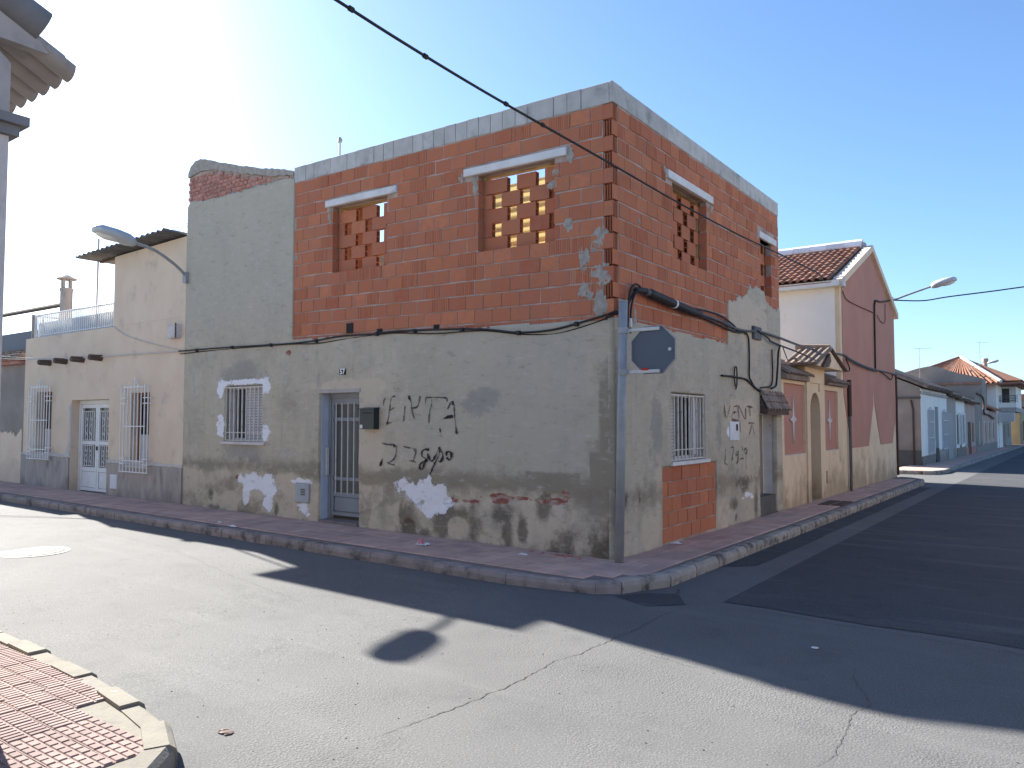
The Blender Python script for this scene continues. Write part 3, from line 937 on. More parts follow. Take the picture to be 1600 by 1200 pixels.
# broken holes where beams were pulled out
mb = MB()
mb.box(-4.24, -4.10, -0.006, 0.02, 2.83, 2.97)
mb.box(-3.63, -3.53, -0.006, 0.02, 2.80, 2.85)
mb.box(-2.60, -2.51, -0.006, 0.02, 2.77, 2.83)
mb.build('beam_hole', DARK, house)

# --- rendered lower wall: height field with stains
def slab(name, u0, u1, v0, v1, step, holes, keep, paint, relief, M):
    def cuts(a, b, ex):
        g = list(np.arange(a, b, step)) + [b]
        for e in ex:
            g = [x for x in g if abs(x - e) > step * 0.45 or x in (a, b)] + [e]
        return np.array(sorted(set(round(x, 5) for x in g)))
    us = cuts(u0, u1, [h[i] for h in holes for i in (0, 1) if u0 < h[i] < u1])
    vs = cuts(v0, v1, [h[i] for h in holes for i in (2, 3) if v0 < h[i] < v1])
    U, V = np.meshgrid(us, vs)
    D = relief(U, V)
    nu, nv = len(us), len(vs)
    Cu, Cv = np.meshgrid((us[:-1] + us[1:]) / 2, (vs[:-1] + vs[1:]) / 2)
    ok = keep(Cu, Cv)
    for h in holes:
        ok &= ~((Cu > h[0]) & (Cu < h[1]) & (Cv > h[2]) & (Cv < h[3]))
    idx = np.arange(nu * nv).reshape(nv, nu)
    a, b, c, d = idx[:-1, :-1], idx[:-1, 1:], idx[1:, 1:], idx[1:, :-1]
    faces = np.stack([a[ok], b[ok], c[ok], d[ok]], 1)
    verts = np.stack([U.ravel(), -D.ravel(), V.ravel()], 1)
    attrs = {k: np.asarray(x, float).ravel() for k, x in paint(U, V).items()}
    # skirts on every open edge
    e = np.concatenate([faces[:, [0, 1]], faces[:, [1, 2]], faces[:, [2, 3]], faces[:, [3, 0]]])
    key = np.sort(e, 1)
    _, inv, cnt = np.unique(key[:, 0] * (nu * nv) + key[:, 1], return_inverse=True, return_counts=True)
    open_e = e[cnt[inv] == 1]
    rim = np.unique(open_e)
    remap = -np.ones(nu * nv, int)
    remap[rim] = np.arange(len(rim)) + nu * nv
    sk = verts[rim].copy()
    sk[:, 1] = 0.068
    verts = np.concatenate([verts, sk])
    for k in attrs:
        attrs[k] = np.concatenate([attrs[k], attrs[k][rim]])
    sf = np.stack([open_e[:, 0], remap[open_e[:, 0]], remap[open_e[:, 1]], open_e[:, 1]], 1)
    faces = np.concatenate([faces, sf])
    used = np.unique(faces)
    m2 = -np.ones(len(verts), int)
    m2[used] = np.arange(len(used))
    verts, faces = verts[used], m2[faces]
    if M is not None:
        Mn = np.array(M)
        verts = verts @ Mn[:3, :3].T + Mn[:3, 3]
    me = bpy.data.meshes.new(name)
    me.from_pydata(verts.tolist(), [], faces.tolist())
    for k, x in attrs.items():
        at = me.attributes.new(k, 'FLOAT', 'POINT')
        at.data.foreach_set('value', x[used].astype(np.float32))
    me.polygons.foreach_set('use_smooth', [True] * len(me.polygons))
    me.materials.append(PLASTER)
    return link(name, me, house)

def relief_common(U, V, s):
    return 0.012 + 0.010 * (fbm(U * 1.3, V * 1.3, s) - 0.5) + 0.006 * (fbm(U * 6, V * 6, s + 3) - 0.5)

def zz(U):
    return 0.11 + 0.009 * np.maximum(-U, 0)

LW = (-7.10, -6.115, 1.275, 2.165)       # lower left window
LD = (-4.79, -3.955, -0.2, 2.0)          # door
LG = (-5.29, -4.985, 0.41, 0.69)         # gas cupboard
def paintL(U, V):
    n1 = fbm(U * 1.1, V * 1.6, 1)
    n2 = fbm(U * 3.2, V * 3.2, 2)
    h = V - zz(U)
    P = {}
    w = ell(U, V, (-6.38, .66, .30, .13), (-6.05, .62, .30, .18), (-5.95, .42, .12, .18), (-6.52, .47, .09, .14))
    w = np.where(ell(U, V, (-6.22, .40, .15, .14)) > .5, 0, w)
    w2 = ell(U, V, (-2.80, .70, .42, .14), (-2.55, .62, .26, .13), (-2.66, .50, .16, .12), (-2.42, .55, .12, .1))
    w3 = ell(U, V, (-7.22, 2.12, .10, .17), (-7.17, 2.19, .14, .06), (-6.02, 2.14, .09, .17), (-7.20, 1.50, .10, .20), (-6.02, 1.42, .09, .15), (-6.6, 2.215, .60, .045), (-5.16, .71, .22, .05), (-5.10, .34, .13, .10), (-5.83, .70, .03, .05))
    P['white'] = np.maximum(np.maximum(w, w2), w3) + 0.75 * (fbm(U * 9, V * 9, 71, 4) - .5)
    P['grey'] = np.maximum(ell(U, V, (-6.62, 2.34, .66, .20), (-6.62, 1.14, .52, .15), (-6.3, 1.03, .18, .1), (-1.85, 1.82, .28, .15), (-1.72, 1.9, .2, .12)) - 0.04 + 0.55 * (n2 - .5), 0)
    P['light'] = np.maximum(0.05 + 0.9 * (fbm(U * 1.9, V * 1.9, 81, 5) - .5) + 0.55 * np.clip((.72 - h) / .1, 0, 1), 0) * (V < 2.6) + 0 * U
    P['light'] = np.maximum(P['light'], ell(U, V, (-3.72, .9, .26, 1.25), (-4.4, 2.08, .52, .09), (-3.72, 2.05, .3, .14), (-0.50, .25, .24, .24), (-1.75, .20, .30, .22), (-1.1, .55, .42, .20), (-0.65, .5, .35, .22), (-2.9, .14, .3, .2), (-7.6, .5, .7, .28), (-8.0, .72, .4, .04), (-5.6, .3, .5, .25), (-2.2, .33, .18, .16), (-1.3, .3, .25, .25)) + 0.6 * (n2 - .5))
    sm = 0.75 - np.abs((U + 1.3) / 2.2) ** 2 * .5 - np.clip(1.15 - V, 0, 1) * 1.1
    sm = np.where(U > -0.33, 0.2, sm)
    n3 = fbm(U * 2.1, V * 2.1, 12, 5)
    n4 = fbm(U * 7.0, V * 7.0, 13, 4)
    up = np.clip((V - 2.75) * 3, 0, 1) * 0.75
    P['smoothgrey'] = np.maximum(sm + 0.6 * (n1 - .5), up)
    band = 0.80 - np.abs(h - 0.74 + 0.18 * (n1 - .5)) / 0.28
    low = 0.42 - h * 0.35
    corner = 0.80 - (-U) / 0.55 - np.clip(V - 2.2, 0, 1)
    cornerdk = np.where(V < 0.95, 0.75 - (-U - 0.1) / 1.6, 0)
    st = np.maximum(np.maximum(band, low), np.maximum(corner, cornerdk)) + 0.9 * (n1 - .5)
    n5 = fbm(U * 0.8 + 7, V * 2.2, 14, 6)
    st = st + 0.8 * (n5 - .55)
    def rect(u0, u1, v0, v1, soft=.06):
        return .5 + np.minimum(np.minimum(U - u0, u1 - U), np.minimum(V - v0, v1 - V)) / soft
    st = np.maximum(st, np.clip(rect(-1.16, -.42, .80, 1.02), -1, .95) + .5 * (n2 - .5))
    st = np.maximum(st, np.clip(rect(-.15 - .03, .1, .85, 2.05, .05), -1, .80) + .3 * (n2 - .5))
    st = np.maximum(st, np.clip(rect(-.30, .1, .85, 1.25, .05), -1, .85) + .5 * (n2 - .5))
    P['stain'] = np.where(V > 2.0, st - (V - 2.0), st)
    rv = np.random.RandomState(4)
    sx, sy = rv.uniform(-8.3, 0.1, 70), rv.uniform(0.05, 0.95, 70)
    wu, wv = U + .10 * (fbm(U * 4, V * 4, 91) - .5), V + .10 * (fbm(U * 4, V * 4, 92) - .5)
    f1 = np.full_like(U, 9.0)
    f2 = np.full_like(U, 9.0)
    cell = np.zeros_like(U)
    for i in range(70):
        d_ = np.hypot(wu - sx[i], wv - sy[i])
        nearer = d_ < f1
        f2 = np.where(nearer, f1, np.minimum(f2, d_))
        cell = np.where(nearer, (i * 0.37) % 1.0, cell)
        f1 = np.minimum(f1, d_)
    lowm = np.clip((.74 - h) / .08, 0, 1)
    rimm = np.clip(1 - (f2 - f1) / .055, 0, 1) * lowm
    rimm = rimm * np.clip((fbm(U * 2.3, V * 2.3, 97) - .52) * 9, 0, 1)
    P['light'] = P['light'] + lowm * (cell - .45) * .8 * np.clip((f2 - f1) / .12, 0, 1) - .2 * rimm
    P['stain'] = P['stain'] + lowm * (.7 - cell) * .3 + rimm * .2
    dk = ell(U, V, (-3.02, .27, .17, .26), (-2.46, .30, .13, .24), (-1.93, .34, .10, .25), (-2.2, .47, .3, .08), (-2.75, .16, .1, .08), (-1.5, .5, .14, .10), (-1.2, .32, .06, .16), (-0.75, .12, .2, .08), (-0.20, .17, .15, .26), (-0.62, .20, .12, .20), (-0.9, .60, .1, .16), (-0.02, .3, .09, .4), (-1.42, .30, .07, .26), (-3.16, .42, .05, .14), (-5.75, .28, .05, .10), (-7.45, .40, .06, .09), (-7.4, .2, .16, .05))
    dk = np.where(ell(U, V, (-2.2, .28, .16, .14)) > .5, dk - .35, dk)
    foot = 0.62 - h / 0.10
    P['dark'] = np.maximum(dk, foot - 0.1) + 0.6 * (n2 - .55)
    P['red'] = -.05 + ell(U, V, (-2.30, .615, .14, .05), (-1.98, .625, .13, .03), (-1.52, .675, .24, .055), (-1.15, .70, .15, .025), (-0.74, .71, .16, .05), (-0.62, .77, .08, .07), (-0.95, .69, .10, .03), (-6.72, .72, .10, .035), (-4.18, 2.84, .1, .05), (-5.5, 2.62, .08, .04)) + 0.8 * (fbm(U * 8, V * 8, 95) - .5)
    return P
def reliefL(U, V):
    d = relief_common(U, V, 5)
    h = V - zz(U)
    n2 = fbm(U * 2.6, V * 2.6, 8)
    # below the damp line the coat is lumpy and partly gone
    low = np.clip((0.72 + 0.25 * (n2 - .5) - h) / 0.10, 0, 1)
    d = d - 0.010 * low + 0.030 * low * (fbm(U * 3.1, V * 3.1, 21) - .5)
    red = ell(U, V, (-2.28, .615, .16, .05), (-1.52, .675, .24, .055), (-0.72, .73, .18, .06)) + 0.3 * (n2 - .5)
    d = d - 0.018 * np.clip((red - .5) * 8, 0, 1)
    wh = ell(U, V, (-6.38, .66, .30, .13), (-6.05, .62, .30, .18), (-2.80, .70, .42, .14), (-2.55, .62, .26, .13))
    d = d - 0.008 * np.clip((wh - .5) * 10, 0, 1)
    hole = ell(U, V, (-3.02, .22, .12, .14))
    return d - 0.05 * np.clip((hole - .5) * 5, 0, 1)
nz = lambda U: 0.05 * (fbm(U * 4, U * 0 + 3.3, 31) - .5) + 0.03 * (fbm(U * 17, U * 0 + 8.3, 37) - .5)
def keepL(U, V):
    t = 2.705 - 0.020 * U + nz(U)
    top = np.interp(U, [-8.3, -8.2, -7.98, -7.54, -6.9, -6.2, -5.6, -5.4], [5.30, 5.38, 5.34, 5.32, 5.31, 5.31, 5.30, 5.25]) + 0.06 * (fbm(U * 9, V * 9, 41) - .5)
    return (V < t) | ((U < -5.425 + 0.02 * (fbm(V * 5, U * 0, 44) - .5)) & (V < top))
slab('render_coat', -8.3, 0.012, 0.02, 5.40, 0.0225, [LW, LD, LG], keepL, paintL, reliefL, None)
MB().box(-8.3, -5.42, 0.070, 0.238, 5.1, 5.32).build('parapet_core', MORTAR, house)

RW = (1.42, 2.49, 1.10, 1.955)
RP = (1.15, 2.87, -0.2, 1.052)
RD = (4.70, 5.56, -0.3, 1.72)
def paintR(U, V):
    n1 = fbm(U * 1.2 + 40, V * 1.6, 1)
    n2 = fbm(U * 3.2 + 40, V * 3.2, 2)
    h = V - 0.11
    P = {}
    P['white'] = ell(U, V, (4.12, .50, .20, .04), (3.95, .46, .14, .035), (4.3, .45, .1, .03), (3.40, 1.47, .12, .15)) - 0.12 + 0.75 * (fbm(U * 9, V * 9, 72, 4) - .5)
    P['grey'] = ell(U, V, (3.0, 1.45, .12, .3), (1.0, 1.5, .2, .5)) - 0.1 + 0.3 * (n2 - .5)
    P['light'] = ell(U, V, (.85, .30, .22, .3), (1.02, .85, .12, .5), (4.4, 3.1, .7, .45), (3.75, 3.2, .35, .3), (3.2, .45, .22, .5), (3.9, 1.65, .7, .3)) + 0.5 * (n2 - .5)
    P['smoothgrey'] = 0.45 + 0.7 * (n1 - .5) - np.clip(.9 - V, 0, 1)
    P['stain'] = np.maximum(np.maximum(0.62 - np.abs(h - .62) / .5 + 0.1, .35 - h * .3), 0.55 - U / 0.5 - np.clip(V - 2, 0, 1)) + 0.9 * (n1 - .5)
    P['dark'] = np.maximum(ell(U, V, (.12, .5, .08, .32), (.18, .75, .1, .12), (3.75, .72, .14, .10), (3.98, .66, .25, .12), (3.55, .42, .18, .10), (3.62, .22, .05, .06), (.55, .72, .03, .06), (4.5, .35, .1, .2)) - .04, .5 - h / .10) + 0.6 * (n2 - .55)
    P['red'] = ell(U, V, (.3, 2.62, .07, .04)) - 0.2
    return P
def reliefR(U, V):
    d = relief_common(U + 30, V, 55)
    h = V - 0.11
    low = np.clip((0.6 + 0.4 * (fbm(U * 2 + 9, V * 2, 8) - .5) - h) / 0.1, 0, 1)
    return d - 0.006 * low + 0.020 * low * (fbm(U * 3.1, V * 3.1, 25) - .5)
def keepR(U, V):
    t = 2.715 + nz(U + 20)
    ext = np.interp(U, [3.38, 3.42, 3.75, 3.80, 4.0, 4.2, 4.35, 4.5, 4.75, 4.9, 5.0, 5.1, 5.3, 5.5, 5.86], [2.7, 3.33, 3.34, 3.42, 3.44, 3.52, 3.66, 3.66, 3.72, 3.70, 3.66, 3.58, 3.52, 3.48, 3.45]) + 0.16 * (fbm(U * 8, V * 5, 61) - .5)
    return (V < t) | ((U > 3.38) & (V < ext))
slab('render_coat', -0.012, 5.86, 0.02, 3.80, 0.0225, [RW, RP, RD], keepR, paintR, reliefR, ROT)

# masonry behind the render, with the reveals of door and windows
wall_holes(MB(), -8.3, -0.01, -0.1, 2.60, [LW, (LD[0], LD[1], -0.3, 2.0)], 0.070, 0.28).build('lower_wall', LINTEL, house)
wall_holes(MB(), 0.29, 5.86, -0.2, 2.60, [RW, RP, RD], 0.070, 0.28).build('lower_wall', LINTEL, house, ROT)

# --- tall rendered gable piece on the left: grey cap and the old bricks under it
topz = [(-8.30, 5.88), (-8.22, 6.0), (-8.10, 6.06), (-7.9, 6.07), (-7.54, 5.956), (-6.907, 5.763), (-6.226, 5.577), (-5.666, 5.45), (-5.45, 5.385)]
capb = [(-8.30, 5.80), (-8.0, 5.86), (-7.6, 5.83), (-7.08, 5.69), (-6.5, 5.53), (-5.95, 5.40), (-5.45, 5.32)]
def interp(P, u):
    return float(np.interp(u, [p[0] for p in P], [p[1] for p in P]))
us_ = np.linspace(-8.3, -5.45, 40)
pol = [(u, interp(topz, u) + random.uniform(-.008, .008)) for u in us_] + [(u, interp(capb, u) + random.uniform(-.012, .012)) for u in us_[::-1]]
MB().prism(pol, -0.016, 0.245).build('parapet_cap', CEMENTG, house)
MB().prism([(-8.29, 5.25), (-5.46, 5.25)] + [(u, interp(capb, u) - 0.002) for u in us_[::-1]], 0.012, 0.24).build('parapet_mortar', MORTAR, house)
rb = random.Random(5)
z = 5.27
row = 0
while z < 5.86:
    u = -8.305 + (0.06 if row % 2 else 0)
    while u < -5.5:
        w = rb.uniform(0.10, 0.15)
        zt = z + 0.062
        if zt < interp(capb, u + w / 2) - 0.004 and not (zt - 0.03 < 5.29):
            MB().cbox(u + .006, u + w - .006, rb.uniform(-.012, .004), 0.06, z + .005 + rb.uniform(-.004, .004), zt - .004 + rb.uniform(-.004, .004), 0.008).build('old_brick', OLDBRICK, house)
        u += w
    z += 0.066
    row += 1

# --- lower left window: bars, shutter, sill
def barred_window(parent, u0, u1, z0, z1, M, nb, paint, shutter, dark_to=None, sill_over=0.04, sillm=None):
    MB().box(u0 - sill_over, u1 + sill_over + 0.04, -0.05, 0.2, z0 - 0.045, z0 - 0.002).build('window_sill', sillm or LINTEL, parent, M)
    wf = MB()
    for a, b, c, d in ((u0 + .003, u0 + .05, z0, z1 - .002), (u1 - .05, u1 - .003, z0, z1 - .002), (u0 + .052, u1 - .052, z1 - .05, z1 - .002), (u0 + .052, u1 - .052, z0, z0 + .05)):
        wf.box(a, b, 0.13, 0.17, c, d)
    fr = wf.build('window_frame', shutter, parent, M)
    MB().box(u0 + .03, u1 - .03, 0.19, 0.2, z0 + .02, z1 - .02).build('window_pane', DGLASS, fr, M)
    sl = MB()
    a, b = dark_to if dark_to else (u0 + .05, u1 - .05)
    zz_ = z0 + .052
    while zz_ < z1 - .06:
        sl.box(a, b, 0.142, 0.152, zz_ + .003, zz_ + .040)
        zz_ += 0.043
    sl.build('roller_shutter', shutter, parent, M)
    g = MB()
    g.box(u0 + .004, u1 - .004, 0.004, 0.022, z1 - .040, z1 - .022)
    gr = g.build('window_grille', paint, parent, M)
    MB().box(u0 + .004, u1 - .004, 0.004, 0.022, z0 + .012, z0 + .026).build('grille_rail', paint, gr, M)
    MB().box(u0 + .004, u1 - .004, 0.006, 0.020, z0 + .135, z0 + .147).build('grille_rail', paint, gr, M)
    for i in range(nb):
        u = u0 + .012 + (u1 - u0 - .024) * i / (nb - 1)
        MB().box(u - .009, u + .009, 0.0, 0.018, z0 + .01, z1 - .024).build('grille_bar', paint, gr, M)
barred_window(house, *LW, None, 10, WHITEOLD, SHUTTER, (LW[0] + 0.36, LW[1] - .055), 0.06, TRIMW)
barred_window(house, *RW, ROT, 10, WHITEOLD, SHUTTER, (RW[0] + .05, RW[0] + 0.40))
MB().box(2.30, 2.44, 0.10, 0.12, 1.16, 1.91).build('open_casement', WHITE, house, ROT)
MB().box(RP[0] + .2, RP[1] + .0, -0.03, 0.03, 1.0525, 1.0545).build('sill_mortar', MORTAR, house, ROT)

# --- front door
zb = 0.20
mb = MB()
mb.box(LD[0] + .002, LD[0] + .06, 0.16, 0.22, zb, 1.998)
mb.box(LD[1] - .06, LD[1] - .002, 0.16, 0.22, zb, 1.998)
mb.box(LD[0] + .062, LD[1] - .062, 0.16, 0.22, 1.93, 1.998)
door = mb.build('front_door', GREYDOOR, house)
mb = MB()
mb.box(LD[0] + .064, LD[0] + .12, 0.17, 0.21, zb + .05, 1.928)
mb.box(LD[1] - .12, LD[1] - .064, 0.17, 0.21, zb + .05, 1.928)
mb.box(LD[0] + .122, LD[1] - .122, 0.17, 0.21, 1.84, 1.928)
mb.box(LD[0] + .122, LD[1] - .122, 0.17, 0.21, 0.52, 0.58)
mb.box(LD[0] + .122, LD[1] - .122, 0.17, 0.21, zb + .05, zb + .10)
mb.build('door_leaf', GREYDOOR, door)
MB().cbox(LD[0] + .124, LD[1] - .124, 0.178, 0.20, zb + .102, 0.518, 0.015).build('kick_panel', GREYDOOR, door)
MB().box(LD[0] + .122, LD[1] - .122, 0.203, 0.208, 0.582, 1.838).build('door_pane', FROST, door)
for i in range(5):
    u = LD[0] + .165 + (LD[1] - LD[0] - .33) * i / 4
    MB().tube([(u, 0.166, 0.56), (u, 0.166, 1.86)], 0.010, 8).build('door_bar', BARS, door)
for z in (0.75, 1.60):
    MB().box(LD[0] + .10, LD[1] - .10, 0.170, 0.176, z, z + .05).build('door_rail', GREYDOOR, door)
MB().box(LD[0] + .03, LD[0] + .06, 0.09, 0.13, 0.82, 1.22).build('door_handle', BARS, door)
MB().box(LD[0] + .003, LD[0] + .010, 0.03, 0.158, 0.16, 1.99).build('door_reveal', BLUEREV, house)
MB().box(LD[0] + .01, LD[1] - .01, -0.02, 0.30, 0.02, zb - .002).build('door_step', PAVE, house)
MB().box(LD[0] - .02, LD[1] + .02, -0.022, 0.1, 2.001, 2.05).build('door_lintel', STONEC, house)

# --- side door in the right wall, under a little tiled roof
mb = MB()
mb.box(RD[0] + .01, RD[0] + .20, 0.10, 0.15, 0.1, 1.71)
mb.build('wooden_shutter', WOODO, house, ROT)
MB().box(RD[0] + .20, RD[1] - .02, 0.22, 0.24, 0.1, 1.71).build('side_door', GREYWALL, house, ROT)
MB().box(RD[0] + .24, RD[0] + .27, 0.17, 0.20, 0.42, 1.70).build('door_pole', BARS, house, ROT)
MB().box(RD[0] + .01, RD[1] - .01, 0.02, 0.20, -0.1, 0.40).build('door_step', DARKDADO, house, ROT)

def tile_rows(name, parent, u0, u1, ya, za, yb, zb, m, M, pitch=0.115, rows=2, kind=None, r=None, each=True):
    """barrel tiles laid on a slope that falls from (ya,za) to the eave (yb,zb)"""
    n = max(2, int(round((u1 - u0) / pitch)))
    pitch = (u1 - u0) / n
    r = r or pitch * 0.5
    allm = MB()
    for i in range(n):
        u = u0 + (i + .5) * pitch
        for k in range(rows):
            t0, t1 = k / rows - (0.06 if k else 0), (k + 1) / rows
            A = Vector((u, ya + (yb - ya) * t0, za + (zb - za) * t0 - 0.018))
            B = Vector((u, ya + (yb - ya) * t1, za + (zb - za) * t1 + 0.020))
            mb = allm if not each else MB()
            vs = []
            jr = 1 + random.uniform(-.05, .05)
            for P_, rr in ((A, r * 0.86), (B, r * 1.0 * jr)):
                for q in range(6):
                    an = math.pi * q / 5
                    vs.append((P_.x + rr * math.cos(an), P_.y, P_.z + rr * 0.85 * math.sin(an)))
                for q in range(5, -1, -1):
                    an = math.pi * q / 5
                    vs.append((P_.x + rr * .8 * math.cos(an), P_.y, P_.z + rr * 0.62 * math.sin(an)))
            fs = [(q, (q + 1) % 12, 12 + (q + 1) % 12, 12 + q) for q in range(12)]
            fs += [(q, q + 1, 10 - q, 11 - q) for q in range(5)] + [(12 + q, 12 + q + 1, 22 - q, 23 - q) for q in range(5)]
            mb.add(vs, fs)
            if each:
                mb.build(name, m, parent, M)
    if not each:
        allm.build(name, m, parent, M, False, kind)

rl = MB()
rl.prismx([(0.02, 2.06), (-0.13, 1.76), (-0.13, 1.70), (0.02, 1.73)], 4.74, 5.86)
rlo = rl.build('door_roof', WOOD, house, ROT)
tile_rows('roof_tile', rlo, 4.72, 5.90, 0.0, 2.08, -0.17, 1.74, OLDTILE, ROT, 0.14, 3)

# --- graffiti, sprayed on the render
def stroke(mb, pts, w, y):
    P = smooth_path([(u, y, z) for u, z in pts], 5) if len(pts) > 2 else [Vector((pts[0][0] + (pts[1][0] - pts[0][0]) * k / 6 + random.uniform(-.003, .003), y, pts[0][1] + (pts[1][1] - pts[0][1]) * k / 6 + random.uniform(-.003, .003))) for k in range(7)]
    n = len(P)
    L, R_ = [], []
    for i, p in enumerate(P):
        t = (P[min(i + 1, n - 1)] - P[max(i - 1, 0)])
        t = Vector((t.x, 0, t.z)).normalized()
        nn = Vector((-t.z, 0, t.x))
        ww = 1.75 * w * (0.7 + 0.35 * math.sin(i * .55 + pts[0][0] * 40) + 0.4 * random.random()) * (0.7 if i in (0, n - 1) else 1)
        L.append(p + nn * ww)
        R_.append(p - nn * ww)
    mb.add([tuple(p) for p in L + P + R_], [(i, i + 1, n + i + 1, n + i) for i in range(n - 1)] + [(n + i, n + i + 1, 2 * n + i + 1, 2 * n + i) for i in range(n - 1)])
    if not hasattr(mb, 'core'):
        mb.core = []
    mb.core += [0.0] * n + [1.0 if 0 < i < n - 1 else 0.4 for i in range(n)] + [0.0] * n

def put_strokes(mb, name, m, M=None):
    o = mb.build(name, m, house, M)
    at = o.data.attributes.new('core', 'FLOAT', 'POINT')
    at.data.foreach_set('value', mb.core)
    return o

def spray(name, c, cover):
    t = NT(name)
    co = t.co()
    n = t.math('ADD', t.math('MULTIPLY', t.noise(co, 9, 5, 0.6), 0.7), t.math('MULTIPLY', t.noise(co, 60, 4, 0.7), 0.45))
    core = t.n('Attribute', attribute_name='core').outputs['Fac']
    n = t.math('ADD', t.math('MULTIPLY', n, 1.15), t.math('MULTIPLY', core, 0.50))
    f = t.rng(n, 0.72 + (1 - cover) * .30, 1.08 + (1 - cover) * .30)
    t.set(t.b.inputs['Alpha'], t.math('MULTIPLY', f, cover))
    return t.out(t.mix(0.5, c, c), 0.9)
FADED = spray('faded_spray_paint', (0.05, 0.042, 0.046), 0.78)
FADED2 = spray('faint_red_spray_paint', (0.14, 0.075, 0.07), 0.8)
SOLID = spray('black_spray_paint', (0.03, 0.024, 0.032), 0.97)
for p in ([(-3.33, 1.92), (-3.35, 1.83), (-3.37, 1.71), (-3.4, 1.57)], [(-3.36, 1.74), (-3.27, 1.78)], [(-3.4, 1.57), (-3.31, 1.58)], [(-3.33, 1.92), (-3.25, 1.93)],
          [(-3.08, 1.81), (-3.09, 1.7), (-3.11, 1.58)], [(-3.02, 1.93), (-3.0, 1.9), (-2.97, 1.84), (-2.96, 1.75), (-2.91, 1.62)], [(-2.81, 1.93), (-2.83, 1.85), (-2.87, 1.78), (-2.96, 1.77)],
          [(-2.72, 1.8), (-2.71, 1.89), (-2.63, 1.9), (-2.38, 1.89), (-2.35, 1.84)], [(-2.61, 1.89), (-2.62, 1.8), (-2.65, 1.7), (-2.66, 1.54)],
          [(-2.35, 1.74), (-2.3, 1.82), (-2.26, 1.85)], [(-2.26, 1.85), (-2.24, 1.79), (-2.23, 1.66), (-2.21, 1.55), (-2.2, 1.46)], [(-3.48, 1.80), (-3.47, 1.87), (-3.43, 1.92)], [(-2.48, 1.51), (-2.47, 1.46)]):
    mb = MB()
    stroke(mb, p, 0.013, -0.019)
    put_strokes(mb, 'graffiti_letter_stroke', FADED)
mb = MB()
stroke(mb, [(-2.41, 1.63), (-2.33, 1.65), (-2.25, 1.66)], 0.016, -0.021)
stroke(mb, [(-2.27, 1.80), (-2.25, 1.845)], 0.018, -0.021)
stroke(mb, [(-3.02, 1.93), (-2.99, 1.88)], 0.018, -0.021)
for u, z in ((-3.41, 1.57), (-2.47, 1.47), (-2.2, 1.46), (-2.62, 1.80)):
    stroke(mb, [(u, z + .02), (u + .008, z - .02)], 0.016, -0.021)
put_strokes(mb, 'graffiti_blot', SOLID)
for p in ([(-3.51, 1.31), (-3.41, 1.29), (-3.26, 1.28), (-3.23, 1.22), (-3.26, 1.12), (-3.34, 1.06), (-3.39, 1.05), (-3.33, 1.03), (-3.25, 1.02)], [(-3.49, 1.11), (-3.5, 1.05), (-3.55, 0.99)],
          [(-3.12, 1.27), (-2.99, 1.25), (-2.88, 1.23), (-2.91, 1.13), (-2.93, 1.08)], [(-3.01, 1.09), (-2.87, 1.07)]):
    mb = MB()
    stroke(mb, p, 0.014, -0.019)
    put_strokes(mb, 'graffiti_digit_stroke', FADED)
for p in ([(-2.65, 1.23), (-2.71, 1.24), (-2.77, 1.21), (-2.77, 1.15), (-2.71, 1.12), (-2.73, 1.06), (-2.77, 0.98), (-2.81, 1.0), (-2.8, 1.05), (-2.73, 1.09), (-2.67, 1.11)],
          [(-2.68, 1.19), (-2.65, 1.13), (-2.61, 1.09), (-2.56, 1.13), (-2.51, 1.21), (-2.48, 1.26), (-2.48, 1.19), (-2.52, 1.11), (-2.58, 1.02), (-2.64, 0.91)],
          [(-2.48, 1.25), (-2.43, 1.2), (-2.42, 1.15), (-2.46, 1.09), (-2.5, 1.1)], [(-2.37, 1.16), (-2.35, 1.21), (-2.31, 1.22), (-2.28, 1.19), (-2.29, 1.13), (-2.32, 1.12), (-2.36, 1.15)],
          [(-3.5, 1.08), (-3.53, 1.0)], [(-3.29, 1.275), (-3.25, 1.26)], [(-2.92, 1.23), (-2.885, 1.20)]):
    mb = MB()
    stroke(mb, p, 0.0145, -0.022)
    put_strokes(mb, 'graffiti_scrawl_stroke', SOLID)
for p in ([(3.17, 1.84), (3.26, 1.64), (3.42, 1.83)], [(3.54, 1.81), (3.49, 1.63), (3.8, 1.61)], [(3.52, 1.72), (3.73, 1.74)], [(3.54, 1.81), (3.72, 1.82)], [(3.78, 1.61), (3.76, 1.82), (4.03, 1.63), (4.06, 1.82)], [(4.11, 1.82), (4.43, 1.81)],
          [(4.24, 1.81), (4.26, 1.66)], [(4.15, 1.57), (4.44, 1.57)], [(4.34, 1.57), (4.2, 1.38)], [(4.34, 1.56), (4.43, 1.38)], [(3.8, 1.61), (3.82, 1.42)]):
    mb = MB()
    stroke(mb, p, 0.017, -0.021)
    put_strokes(mb, 'graffiti_letter_stroke', FADED2, ROT)
for p in ([(3.22, 1.23), (3.19, 1.06), (3.17, 1.02), (3.28, 0.98)], [(3.4, 1.22), (3.54, 1.21), (3.42, 1.02)], [(3.69, 1.17), (3.61, 1.12), (3.71, 1.11), (3.72, 1.18), (3.7, 1.03), (3.63, 0.98)], [(3.42, 1.02), (3.51, 1.07)],
          [(3.87, 1.24), (3.91, 1.16)], [(4.08, 1.2), (3.96, 1.16), (4.03, 1.11), (4.1, 1.17), (4.03, 1.0), (4.05, 0.87)], [(3.78, 1.04), (3.95, 1.05)], [(3.86, 1.12), (3.92, 1.02)]):
    mb = MB()
    stroke(mb, p, 0.016, -0.021)
    put_strokes(mb, 'graffiti_digit_stroke', FADED, ROT)

